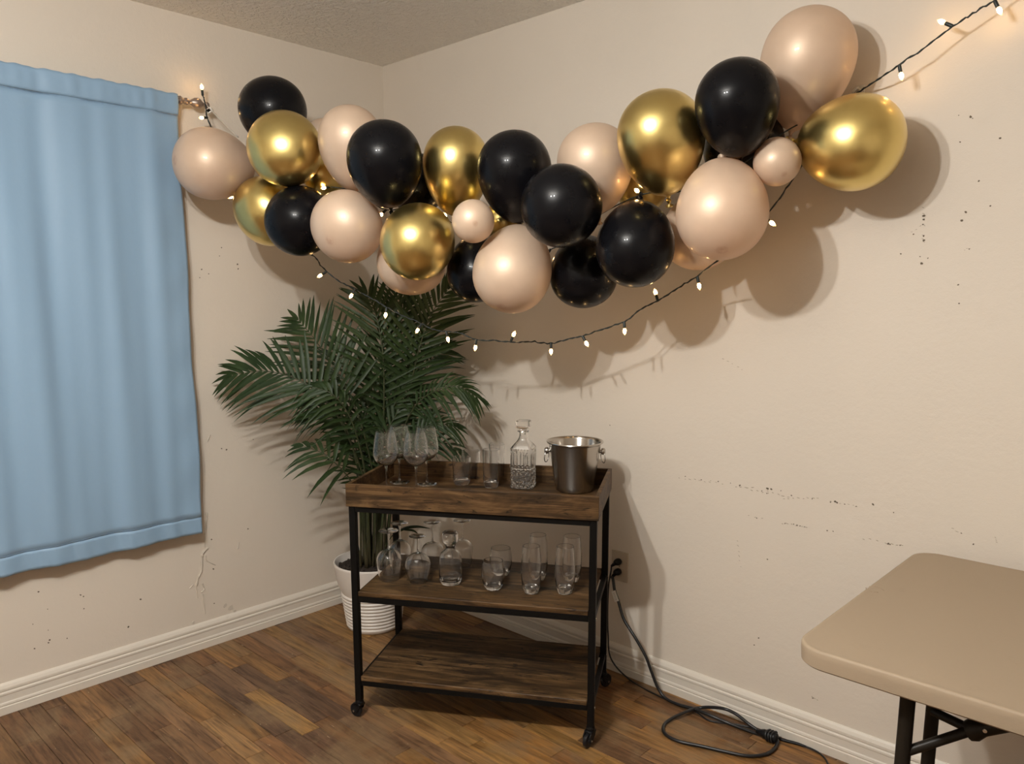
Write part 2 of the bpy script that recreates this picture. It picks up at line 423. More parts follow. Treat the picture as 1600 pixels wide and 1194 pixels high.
for x0, y0, x1, y1, s in [(1062, 747, 1110, 753, 1.2), (1110, 752, 1128, 757, 1.2), (1150, 760, 1175, 762, 1.6), (1175, 766, 1200, 770, 1.4), (1200, 767, 1240, 779, 1.3), (1225, 779, 1278, 779, 1.2), (1298, 784, 1340, 791, 1.0), (1170, 806, 1190, 810, 1.0), (1222, 818, 1260, 823, 1.3), (1350, 842, 1370, 844, 1.2), (1385, 849, 1410, 853, 1.4), (1488, 826, 1502, 834, 1.2), (1153, 845, 1157, 885, 1.0), (1268, 1089, 1278, 1094, 1.2), (1130, 560, 1160, 578, 1.0), (1556, 840, 1557, 848, 1.0), (1443, 325, 1445, 352, 1.0), (1441, 368, 1443, 378, 1.2), (1425, 362, 1438, 354, .8), (1508, 390, 1516, 388, .8)]:
    n = max(2, int(math.hypot(x1-x0, y1-y0)/7))
    for i in range(n+1):
        t = i/n; c = rw(x0+(x1-x0)*t+rr.uniform(-1, 1), y0+(y1-y0)*t+rr.uniform(-1, 1)); k = depth(c)/F
        flake(m, c, ex, ez, V3(0, -1, 0), s*k*rr.uniform(1.0, 2.6), s*k*.4, -math.atan2(y1-y0, x1-x0)*.4+rr.uniform(-.3, .3), rr, .0008)
tag(m.build('paint_scrape', 'scrape', WR), kind='stuff')
ey = V3(0, 1, 0)
m = MB()
S = 3.412
left_chips = [(290+x/S, 640+y/S, s) for x, y, s in [(332, 636, 2.8), (218, 214, 3.0), (192, 208, 2.2), (138, 693, 2.6), (152, 1034, 2.2), (148, 850, 3.0), (360, 160, 1.6)]]
S = 4.848
left_chips += [(x/S, 960+y/S, s) for x, y, s in [(972, 95, 3.0), (375, 195, 3.2), (368, 215, 2.6), (262, 260, 2.6), (508, 182, 2.2), (365, 120, 1.6), (248, 75, 1.8)]]
S = 2.424
left_chips += [(x/S, 820+y/S, s) for x, y, s in [(145, 254, 3.0), (305, 266, 3.0), (316, 272, 2.4), (318, 318, 2.4), (532, 283, 3.2), (486, 388, 2.4), (180, 320, 1.6)]]
left_chips += [(346, 387, 2.0), (343, 400, 1.6), (371, 413, 3.2), (372, 420, 2.6), (315, 421, 2.4), (326, 428, 2.0), (312, 434, 1.8)]
for x, y, s in left_chips:
    c = lw(x, y); k = depth(c)/F*.75
    flake(m, c, ey, ez, V3(1, 0, 0), s*k*.7, s*k*.6, rr.uniform(-1.2, 1.2), rr)
tag(m.build('paint_chip', 'chip', WL), kind='stuff')
m = MB()
S = 3.412
cr = lambda pts: [(290+x/S, 640+y/S) for x, y in pts]
for pts, wd in [(cr([(112, 548), (114, 575), (106, 610), (108, 640), (100, 670)]), 1.6), (cr([(118, 738), (92, 765), (86, 800), (84, 860), (70, 890), (56, 940)]), 1.9),
                (cr([(56, 940), (64, 1005)]), 1.0), (cr([(90, 930), (100, 960), (84, 975)]), 1.2), (cr([(92, 985), (104, 1090)]), 1.2), (cr([(108, 780), (112, 805), (160, 830)]), 1.0),
                (cr([(22, 955), (40, 935)]), 1.0), (cr([(132, 135), (116, 170)]), 1.1), (cr([(284, 708), (278, 742)]), 1.4), (cr([(104, 650), (103, 735)]), .9)]:
    P = spline([lw(x, y, .001) for x, y in pts], 4); k = depth(P[0])/F
    m.tube(P, [wd*k*rr.uniform(.6, 1.2) for _ in P], 6)
for x, y, s in [(302, 973, 3.4), (360, 950, 6.0), (352, 946, 4.0), (367, 955, 3.6)]:
    c = lw(x, y); k = depth(c)/F; flake(m, c, ey, ez, V3(1, 0, 0), s*k*.9, s*k*.7, rr.uniform(-1, 1), rr, .003)
tag(m.build('peeling_paint', 'scuff', WL), kind='stuff')

# ------------------------------------------------------------------ curtain and rod
CX = .062
def fold(y, z):
    t = -y
    tw = 1.0+.10*(1-(z-.5)/1.6)
    a = .0065*math.sin(t*24*tw+.6)+.0035*math.sin(t*45+1.9+.5*z)+.005*math.sin(t*13-z*.6)+.0015*math.sin(t*80+z*1.3)
    g = max(0.0, min(1.0, (2.10-z)/.5))
    return a*(.55+.5*g)
def edge_y(z): return -.980-.013*(2.137-z)/1.64+.004*math.sin(z*9)
CY1 = -2.25
def curt(u, v, z0, z1, off):
    z = z0+(z1-z0)*v; y = edge_y(z)+(CY1-edge_y(z))*u
    return (CX+fold(y, z)+off, y, z)
cur = empty('curtain', (CX, -1.6, .5), 0, 'blue satin curtain hanging from the rod on the left wall', 'curtain')
ZT, ZP, ZH, ZB = 2.139, 2.066, .565, .497
def cloth(name, m, th=.0022):
    o = m.build(name, 'curtain', cur, 180)
    o.matrix_parent_inverse = Matrix.Translation(-cur.location)
    md = o.modifiers.new('thick', 'SOLIDIFY'); md.thickness = th; md.offset = 0
    return o
bpy.context.view_layer.update()
def crinkle(y, z): return .0016*math.sin(y*70+2*math.sin(y*23)+z*9)+.0008*math.sin(y*150)
m = MB().grid(150, 60, lambda u, v: (lambda p: (p[0]+(.004*math.exp(-((p[1]+1.02)/.04)**2)*math.sin(p[2]*26)), p[1], p[2]))(curt(u, v, ZH, ZP, 0)))
cloth('panel', m)
def pocket(u, v):
    x, y, z = curt(u, v, ZP, ZT, 0)
    b = math.sin(PI*v)
    return (CX+(x-CX)*.6+.0025+.0035*b+crinkle(y, z)*(.2+.7*b), y, z+(.0014*math.sin(y*75)+.0010*math.sin(y*150))*(v > .9))
cloth('rod_pocket', MB().grid(220, 8, pocket))
def hemf(u, v):
    x, y, z = curt(u, v, ZB, ZH, .0008)
    return (x+.0012*math.sin(y*120+z*40), y, z+(.0035*math.sin(y*11+1)*(1-v)))
cloth('hem', MB().grid(170, 6, hemf))
m = MB()
for z in (ZP-.003, ZH+.004):                                # stitch lines
    P = []
    for i in range(171):
        y = edge_y(z)+(CY1-edge_y(z))*i/170; P.append((CX+fold(y, z)*(.6 if z > 1 else 1)+.0018, y, z+.001*math.sin(y*300)))
    m.tube(P, .0008, 5)
o = m.build('seam', 'curtain', cur, 180); tag(o, kind='stuff'); o.matrix_parent_inverse = Matrix.Translation(-cur.location)
rod = empty('curtain_rod', (.05, -.97, 2.122), 0, 'pewter curtain rod with turned finial, string lights hooked over its end', 'curtain rod')
def lathe_y(prof, c):         # lathe about the Y axis: prof (r, y)
    m = MB().lathe(prof, 20); m.v = [(c[0]+x, c[1]+z, c[2]+y) for x, y, z in m.v]; return m
rel = lambda m: setattr(m, 'v', [(x-.05, y+.97, z-2.122) for x, y, z in m.v]) or m
rel(lathe_y([(0, -1.30), (.008, -1.30), (.008, -.002), (0, -.002)], (.050, -.97, 2.122))).build('pole', 'rodm', rod, 40)
fp = [(0, 0), (.014, 0), (.016, .006), (.012, .012), (.009, .018), (.012, .024), (.013, .03), (.009, .036), (.007, .042), (.012, .05), (.018, .06), (.0195, .070), (.018, .078), (.012, .086), (.007, .091), (.006, .096), (.0105, .101), (.0115, .107), (.008, .114), (0, .117)]
rel(lathe_y(fp, (.050, -.972, 2.122))).build('finial', 'rodm', rod, 60)
rel(MB().box(.001, -.990, 2.09, .006, -.976, 2.15, .001).box(.004, -.987, 2.118, .044, -.979, 2.126, .001)).build('bracket', 'rodm', rod)

# ------------------------------------------------------------------ balloons
# number: kind, image centre, image width and height, depth, tip direction (right, up, towards the lens), label
BAL = {
1: ('peach', 336, 257, 122, 108, 2.805, (-.9, .05, .4), 'peach balloon beside the curtain edge, first of the garland under the finial'),
2: ('black', 427, 176, 104, 106, 2.775, (-.15, .95, .2), 'black balloon topping the curtain end of the garland, above a gold one'),
3: ('gold', 446, 234, 115, 112, 2.638, (-.2, .4, .9), 'round gold balloon in front of the black one nearest the finial'),
4: ('gold', 420, 329, 102, 107, 2.847, (-.75, -.4, .4), 'gold balloon low beside the curtain, half hidden behind a black one'),
5: ('black', 469, 343, 104, 109, 2.693, (-.3, -.6, .7), 'black balloon low at the curtain end, overlapping a gold one'),
6: ('peach', 508, 226, 62, 78, 2.895, (0, 1, 0), 'small peach balloon peeping out behind the gold and tall peach ones near the finial'),
7: ('peach', 549, 232, 100, 128, 2.596, (-.05, 1, .1), 'tall peach balloon in the room corner, partly behind a large black one'),
8: ('black', 602, 258, 116.6, 133, 2.428, (-.1, .95, .3), 'large black balloon in front of the wall corner line'),
9: ('black', 655, 290, 86, 96, 2.693, (.3, .5, -.2), 'black balloon showing as a dark sliver left of the upright gold one'),
10: ('gold', 713, 269, 104, 136, 2.529, (0, 1, .1), 'upright egg-shaped gold balloon above the small peach one in mid garland'),
11: ('black', 805, 278, 116, 141, 2.362, (-.1, .95, .25), 'tall black balloon right of the upright gold one'),
12: ('peach', 543.5, 353, 111, 112.5, 2.577, (-.5, -.4, .75), 'round peach balloon between the low black and low gold ones, above the palm'),
13: ('gold', 655, 374, 114.5, 120, 2.467, (-.2, -.3, .9), 'round gold balloon hanging lowest of the gold ones, over the palm'),
14: ('peach', 643, 408, 108, 105, 2.688, (0, -.9, .2), 'peach balloon mostly hidden behind the low gold one, touching the palm top'),
15: ('peach', 739, 345.5, 66, 67, 2.315, (.1, -.1, 1), 'smallest peach balloon, tucked in mid garland under the upright gold one'),
16: ('black', 744, 420, 92, 104, 2.593, (0, -.95, .2), 'black balloon half hidden behind the low central peach one'),
17: ('peach', 802.5, 418, 122.5, 139, 2.408, (-.25, -.8, .5), 'large peach balloon hanging lowest in mid garland, above the decanter'),
18: ('black', 879, 322.5, 126, 127.5, 2.214, (-.3, .05, .95), 'round black balloon with dull tip facing out at the middle of the garland'),
19: ('peach', 930, 264, 118, 136, 2.350, (-.1, 1, .1), 'peach balloon behind the round central black one, left of the large gold'),
20: ('gold', 1034, 225, 135, 160, 2.175, (-.15, .95, .25), 'large gold balloon left of the highest black one'),
21: ('black', 1152, 170, 128, 148, 2.011, (-.1, .95, .2), 'highest black balloon, between the large gold and the topmost peach one'),
22: ('peach', 1258.5, 109, 142, 180, 2.118, (.18, .97, .1), 'largest and topmost peach balloon at the upper end of the garland'),
23: ('gold', 1328, 223, 160, 145, 2.012, (.93, -.1, .3), 'wide gold balloon ending the garland nearest the folding table'),
24: ('peach', 1213, 251, 72, 75, 2.05, (.3, -.5, .75), 'small peach balloon tucked beside the wide gold end balloon'),
25: ('peach', 1128, 323.5, 141, 157, 2.09, (.03, -.75, .65), 'large peach balloon below the highest black one'),
26: ('peach', 1092, 362, 116, 118, 2.385, (0, -.9, .2), 'peach balloon close to the wall, mostly hidden behind a larger peach one'),
27: ('black', 993, 378.5, 122, 135, 2.245, (-.05, -.75, .6), 'black balloon under the large gold one, left of the large low peach one'),
28: ('black', 912, 424, 106, 114, 2.473, (0, -.95, .2), 'lowest black balloon, behind and under two other black ones'),
29: ('gold', 1003, 290, 80, 84, 2.465, (0, -.5, -.5), 'gold balloon showing as a small wedge under the large gold one'),
30: ('black', 1160, 225, 124, 110, 2.230, (.2, -.3, -.6), 'black balloon hidden against the wall behind the highest black one'),
31: ('gold', 505, 270, 66, 72, 2.811, (.2, 0, -.6), 'small gold balloon glowing in the gap behind the tall peach one'),
32: ('gold', 786, 345, 60, 64, 2.519, (.1, 0, -.6), 'small gold balloon glinting behind the smallest peach one'),
}
GARL = []
def make_balloon(k):
    kind, cx, cy_, wd, ht, D, tip, label = BAL[k]
    c = at(cx, cy_, D); v = CAM-c; v /= np.linalg.norm(v)
    rt = np.cross(V3(0, 0, 1), v); rt /= np.linalg.norm(rt); up = np.cross(v, rt)
    t = np.array(tip, float); t /= np.linalg.norm(t)
    ax = rt*t[0]+up*t[1]+v*t[2]
    px = D/F
    # equatorial radius from the side across the axis; polar half-length from the side along it
    inpl = math.hypot(t[0], t[1])
    if abs(t[1]) >= abs(t[0]): across, along = wd/2*px, ht/2*px
    else: across, along = ht/2*px, wd/2*px
    a = across
    if inpl > .35:
        cos2 = 1-inpl**2
        pol = math.sqrt(max(.8*a*a, (along**2-cos2*a*a)/inpl**2))
        pol = min(max(pol, .96*a), 1.36*a)
    else: pol = 1.06*a; a = (wd+ht)/4*px
    prof = []
    NR = 30
    sq = .07+.10*min(1, max(0, pol/a-1)/.25)
    for i in range(NR+1):
        th = PI*(1-i/NR)                                   # neck -> tip
        z = math.cos(th)*pol
        q = math.cos(th)
        r = a*math.sin(th)*(1+sq*q)/(1+.45*sq*sq)
        prof.append((r, z))
    z0 = -pol
    neck = [(0.0, z0-.022*a/.12), (.0035*a/.12, z0-.020*a/.12), (.0045*a/.12, z0-.010*a/.12), (.010*a/.12, z0-.002*a/.12)]
    body = [p for p in prof if p[0] > .013*a/.12 and p[1] < 0 or p[1] >= 0]
    body[-1] = (0.0, prof[-1][1])
    R = Vector((0, 0, 1)).rotation_difference(Vector(ax)).to_matrix().to_4x4()
    m = MB().lathe(neck+body, 44)
    o = m.build('balloon', kind, None, 180)
    o.matrix_world = Matrix.Translation(Vector(c)) @ R
    tag(o, label, 'balloon', 'balloons of the garland')
    s = a/.12
    kn = MB().lathe([(0, -.034*s), (.011*s, -.036*s), (.012*s, -.033*s), (.004*s, -.028*s), (.0055*s, -.023*s), (.0075*s, -.019*s), (.0065*s, -.015*s), (.0035*s, -.013*s)], 14)
    kn.v = [(x, y, z+z0) for x, y, z in kn.v]
    kn.build('knot', kind, o, 180)
    GARL.append((cx, c, a))
for k in BAL: make_balloon(k)

# clear plastic strip the balloons are tied to, from the finial to a hook on the wall behind the end balloon
P = [V3(.058, -.868, 2.118), at(345, 188, 2.93), at(372, 214, 2.92)]
strip = empty('garland_strip', (.058, -.868, 2.118), 0, 'clear plastic strip with a small dark clip running from finial to the first black balloon', 'strip')
m = MB().tube(spline(P, 6), .0022, 6, flat=2.0); m.v = [(x-.058, y+.868, z-2.118) for x, y, z in m.v]; m.build('strip', 'strip', strip, 180)
c = at(327, 173, 2.93)-V3(.058, -.868, 2.118)
MB().box(-.012, -.006, -.009, .012, .006, .009, .001).build('clip', 'tag', strip).matrix_local = Matrix.Translation(Vector(c)) @ Matrix.Rotation(.75, 4, 'Z') @ Matrix.Rotation(-.5, 4, 'Y')
MB().box(-.007, -.0075, -.005, .007, .0075, .005, .001).build('clip_window', 'frame', strip).matrix_local = Matrix.Translation(Vector(c)) @ Matrix.Rotation(.75, 4, 'Z') @ Matrix.Rotation(-.5, 4, 'Y')
h = rw(1342, 141, .012)
hook = MB().tube(spline([h+V3(0, .012, .002), h+V3(0, -.012, .004), h+V3(-.008, -.02, -.006), h+V3(-.014, -.012, -.012)], 4), .003, 6)
hook.box(h[0]-.012, -.004, h[2]-.014, h[0]+.012, -.0005, h[2]+.014, .001)
tag(hook.build('wall_hook', 'strip', None, 60), 'small clear adhesive hook on the wall above the wide gold end balloon', 'hook')

# ------------------------------------------------------------------ string lights
def gdep(x):
    a, b = V3(.10, -.92, 0), V3(2.2, -.2, 0); n = V3(-(b-a)[1], (b-a)[0], 0); v = ray(x, 300)
    return float(((a-CAM)[:2] @ n[:2])/(v[:2] @ n[:2]))
fin = V3(.05, -.882, 2.122)
rightwall = lambda x, y, off: rw(x, y, off)
def rwd(x, y, off): return rw(x, y, off)
path = [fin+V3(.012, -.004, .030), fin+V3(.022, 0, .004), at(326, 190, 2.90), at(343, 225, 2.95), at(362, 280, 2.93), at(380, 330, 2.96), at(430, 375, 2.900), at(487, 398, 2.860), at(503, 417, 2.860), at(528, 438, 2.860), at(555, 452, 2.850), at(580, 466, 2.845),
        at(604, 480, 2.840), at(630, 494, 2.825), at(655, 504, 2.810), at(676, 514, 2.795), at(697, 518, 2.780), at(720, 521, 2.761), at(745, 531, 2.740), at(775, 532, 2.704), at(803, 535, 2.670), at(830, 534, 2.637), at(861, 536, 2.600), at(890, 530, 2.568),
        at(915, 524, 2.540), at(945, 513, 2.501), at(976, 503, 2.460), at(1000, 484, 2.432), at(1028, 470, 2.400), at(1060, 450, 2.361), at(1090, 431, 2.325), at(1127, 402, 2.205), at(1160, 372, 2.205), at(1200, 333, 2.170), at(1228, 296, 2.160), at(1253, 258, 2.145),
        rwd(1285, 205, .04), rwd(1318, 165, .035), rwd(1345, 141, .035), rwd(1375, 122, .07), rwd(1406, 101, .085), rwd(1440, 78, .08), rwd(1482, 46, .075), rwd(1520, 22, .07), rwd(1553, 1, .065), rwd(1600, -36, .06), rwd(1680, -110, .03)]
strl = empty('string_lights', tuple(fin), 0, 'string of lit warm bulbs on dark wire draped under and through the balloons', 'string lights')
OFF = strl.location
def loc(m): m.v = [(x-fin[0], y-fin[1], z-fin[2]) for x, y, z in m.v]; return m
wp = spline(path, 6)
rr = random.Random(3)
wp = [p+np.array([rr.gauss(0, .0008), rr.gauss(0, .0008), rr.gauss(0, .0012)]) for p in wp]
twist = lambda ph, r: [p+np.array([0.0, r*math.cos(i*1.3+ph), r*math.sin(i*1.3+ph)]) for i, p in enumerate(wp)]
loc(MB().tube(twist(0, .0013), .0017, 6).tube(twist(PI, .0013), .0017, 6)).build('wire', 'wire', strl, 180)
# second run of the same string, wound through the balloons
inner = [at(380, 330, 2.96), at(372, 303, 2.87), at(440, 285, 2.90), at(515, 292, 2.78), at(560, 300, 2.78), at(603, 328, 2.62), at(660, 320, 2.80), at(700, 345, 2.72), at(785, 385, 2.62), at(860, 390, 2.56), at(930, 340, 2.53), at(1003, 304, 2.30), at(1060, 300, 2.28), at(1150, 262, 2.13), at(1225, 207, 2.13), rwd(1300, 168, .04)]
loc(MB().tube(spline(inner, 6), .0019, 6)).build('wire', 'wire', strl, 180)
def bulb_meshes():
    b = MB().lathe([(0, .0), (.0036, .0), (.0046, .003), (.0054, .008), (.0050, .013), (.0034, .0185), (.0011, .0230), (0, .0238)], 10)
    s = MB().lathe([(0, -.019), (.0040, -.019), (.0045, -.016), (.0045, .001), (.0040, .0025), (0, .0025)], 10)
    bo = b.build('bulb', 'bulb', strl, 180); so = s.build('socket', 'wire', bo, 50); return bo, so
B0, S0 = bulb_meshes()
first = True
def put_bulb(p, dirw):
    global first
    q = Vector((0, 0, 1)).rotation_difference(Vector(dirw)).to_matrix().to_4x4()
    b = B0 if first else B0.copy()
    if not first:
        COL.objects.link(b); s = S0.copy(); COL.objects.link(s); s.parent = b
    first = False
    b.matrix_local = Matrix.Translation(Vector(p)-Vector(fin)+Vector(dirw).normalized()*.018) @ q
def near(p):
    i = min(range(len(wp)), key=lambda i: np.linalg.norm(wp[i]-p)); return wp[i]
def hang(x, y, D=None, off=None, sx=0.0):
    """bulb seen at image (x, y); root is the nearest point of the wire"""
    if off is not None: p = rw(x, y, off)
    else: p = at(x, y, D)
    i = min(range(len(wp)), key=lambda i: np.linalg.norm(wp[i]-p)); root = wp[i]
    d = p-root; d = d/(np.linalg.norm(d)+1e-9)
    put_bulb(root, d)
put_bulb(wp[0], (.3, -.2, 1)); hang(318, 184, 2.88)
for x, y, D in [(503, 429, 2.860), (553, 455, 2.851), (603, 488, 2.840), (655, 512, 2.810), (698, 522, 2.779), (743, 541, 2.742), (801, 527, 2.672), (861, 550, 2.600), (915, 534, 2.540), (976, 517, 2.460), (1025, 460, 2.403), (1091, 440, 2.324), (1204, 347, 2.169)]:
    hang(x, y, D)
for x, y, o in [(1408, 117, .085), (1481, 38, .075), (1558, 9, .065)]: hang(x, y, off=o)
for p, d in [(inner[1], (-.2, -.6, -.3)), (inner[3], (.1, -.8, -.2)), (inner[5], (0, -.6, -.5)), (inner[7], (.2, -.5, .4)), (inner[9], (0, -.5, -.5)), (inner[11], (0, -.6, .2)), (inner[13], (0, -.5, -.6))]:
    put_bulb(p, d)

# ------------------------------------------------------------------ potted palm
PC = V3(.325, -.375, 0)
palm = empty('potted_palm', tuple(PC), 0, 'tall green palm with feathery fronds in a white ribbed pot in the corner', 'potted plant')
pr = [(0, .006), (.108, .0), (.114, .004)]
z = .012
for i in range(10):
    r = .1145+.152*z*.9
    pr += [(r+.0012, z), (r+.0036, z+.004), (r+.0032, z+.0085), (r-.0020, z+.0128)]; z += .0152
pr += [(.150, .20), (.1645, .286), (.166, .292), (.164, .297), (.159, .296), (.155, .285), (.148, .262), (0, .258)]
MB().lathe(pr, 56).build('pot', 'pot', palm, 50)
m = MB().lathe([(0, .250), (.149, .258), (.146, .268), (.09, .274), (0, .276)], 40)
rr = random.Random(9)
for i in range(230):
    a, q = rr.uniform(0, 2*PI), .145*math.sqrt(rr.random()); s = rr.uniform(.004, .009)
    m.add([(q*math.cos(a)+s*math.cos(t)*rr.uniform(.6, 1.2), q*math.sin(a)+s*math.sin(t)*rr.uniform(.6, 1.2), .270+(1-q/.15)*.006+h) for h in (0, s) for t in (0, 1.6, 3.1, 4.7)], [(0, 1, 2, 3), (4, 5, 6, 7), (0, 1, 5, 4), (1, 2, 6, 5), (2, 3, 7, 6), (3, 0, 4, 7)])
tag(m.build('potting_bark', 'soil', palm), kind='stuff')
SB = PC+V3(0, 0, .27)
def clampw(p): return np.array([max(p[0], .014), min(p[1], -.014), p[2]])
LEAVES = 0
LEAFMAX = 300
stuff_leaves = MB()
def leaflet(mb, base, d, L, wdt, nrm, droop):
    d = d/np.linalg.norm(d); W = np.cross(nrm, d); W /= (np.linalg.norm(W)+1e-9); Nn = np.cross(d, W)
    prof = [(0, .30), (.12, .75), (.38, 1.0), (.66, .78), (.86, .38), (1.0, .03)]
    vs = []
    for s, q in prof:
        c = base+d*L*s+V3(0, 0, -1)*droop*L*s*s
        hw = wdt*.5*q
        vs += [clampw(c-W*hw), clampw(c-Nn*hw*.35), clampw(c+W*hw)]
    fs = []
    for i in range(len(prof)-1):
        b = i*3; fs += [(b, b+1, b+4, b+3), (b+1, b+2, b+5, b+4)]
    mb.add(vs, fs)
def frond(ctrl, n, Lmax, nrm, droop, t0=.35, seed=0, single=True, wd=.014, a0=62, a1=24, rad=.0048):
    global LEAVES
    rr = random.Random(seed)
    P = spline([np.array(c, float) for c in ctrl], 10); P = [clampw(p) for p in P]
    m = len(P)
    MBp = MB().tube(P, [rad*(1-.8*i/(m-1)) for i in range(m)], 7); MBp.v = [(x-PC[0], y-PC[1], z-PC[2]) for x, y, z in MBp.v]
    fr = MBp.build('frond', 'stem', palm, 180)
    nrm = np.array(nrm, float); nrm /= np.linalg.norm(nrm)
    for i in range(n):
        u = i/(n-1); t = t0+(1-t0)*u
        x = t*(m-1); j = min(int(x), m-2); f = x-j
        p = P[j]*(1-f)+P[j+1]*f; T = P[j+1]-P[max(j-1, 0)]; T /= np.linalg.norm(T)
        S = np.cross(T, nrm); S /= (np.linalg.norm(S)+1e-9)
        Nl = np.cross(S, T)
        for sd in (-1, 1):
            ang = math.radians(a0+(a1-a0)*u+rr.uniform(-5, 5))
            L = Lmax*(.50+.5*math.sin(PI*min(1, .18+u*.80)))*rr.uniform(.92, 1.06)*(1-.30*u**3)
            d = T*math.cos(ang)+S*sd*math.sin(ang)+Nl*rr.uniform(-.05, .18)
            if u > .985 and sd == 1: d = T
            mb = MB() if (single and LEAVES < LEAFMAX) else stuff_leaves
            leaflet(mb, p, d, L, wd*rr.uniform(.85, 1.12), Nl+S*sd*rr.uniform(-.35, .2), droop*rr.uniform(.7, 1.3))
            if mb is not stuff_leaves:
                mb.v = [(a-PC[0], b-PC[1], c-PC[2]) for a, b, c in mb.v]
                mb.build('leaflet', 'leaf', fr, 180, recalc=False); LEAVES += 1
tc = CAM-SB; tc[2] = 0; tc /= np.linalg.norm(tc)            # from the pot into the room
rg = np.cross(tc, V3(0, 0, 1))*-1                            # to the right as seen from the room
def st(dx, dy): return SB+rg*dx+tc*dy+V3(0, 0, -.01)
# fronds in view order: the largest, nearest first
frond([st(-.02, .03), at(572, 770, 3.20), at(556, 712, 3.10), at(530, 655, 3.02), at(497, 614, 2.98), at(458, 590, 2.98), at(412, 580, 3.02), at(362, 586, 3.06)], 21, .265, tc+V3(0, 0, .35), .24, .46, 1, a0=58, a1=26, wd=.0185)
frond([st(.0, .04), at(585, 770, 3.22), at(572, 690, 3.10), at(548, 620, 3.04), at(520, 572, 3.05), at(490, 528, 3.10), at(466, 500, 3.16)], 19, .255, tc+V3(-.1, 0, .15), .08, .48, 2, a0=60, a1=32, wd=.018)
frond([st(.01, .03), at(592, 770, 3.24), at(598, 690, 3.16), at(600, 620, 3.10), at(598, 550, 3.06), at(588, 495, 3.06), at(574, 460, 3.08)], 20, .25, tc+V3(0, 0, .1), .08, .46, 3, a0=60, a1=30, wd=.016)
frond([st(.04, .02), at(600, 770, 3.26), at(618, 690, 3.20), at(640, 610, 3.12), at(654, 548, 3.06), at(672, 495, 3.04), at(700, 452, 3.02)], 20, .235, tc+V3(.1, 0, .15), .10, .48, 4, a0=62, a1=32, wd=.016)
frond([st(-.01, .03), at(574, 780, 3.18), at(566, 715, 3.08), at(548, 655, 3.0), at(522, 618, 2.95), at(488, 604, 2.95)], 13, .20, tc+V3(0, 0, .6), .75, .46, 5, wd=.017)
frond([st(-.05, .03), at(562, 790, 3.18), at(548, 752, 3.06), at(528, 728, 3.0), at(505, 709, 2.99), at(474, 697, 3.02)], 8, .18, tc+V3(0, 0, .9), .42, .52, 6, wd=.0185)
frond([st(.05, .02), at(604, 770, 3.25), at(620, 700, 3.16), at(645, 640, 3.08), at(678, 612, 3.02), at(714, 604, 3.0), at(748, 622, 3.02)], 20, .15, tc+V3(0, 0, .9), .55, .48, 7, wd=.013)
frond([st(.03, .05), at(602, 780, 3.2), at(622, 722, 3.12), at(648, 682, 3.06), at(680, 662, 3.05), at(714, 668, 3.08)], 16, .14, tc+V3(0, 0, .9), .50, .45, 8, wd=.013)
frond([st(-.03, .02), at(568, 780, 3.22), at(556, 720, 3.14), at(540, 668, 3.10), at(512, 640, 3.10), at(478, 640, 3.12)], 16, .17, tc+V3(0, 0, .8), .50, .44, 9)
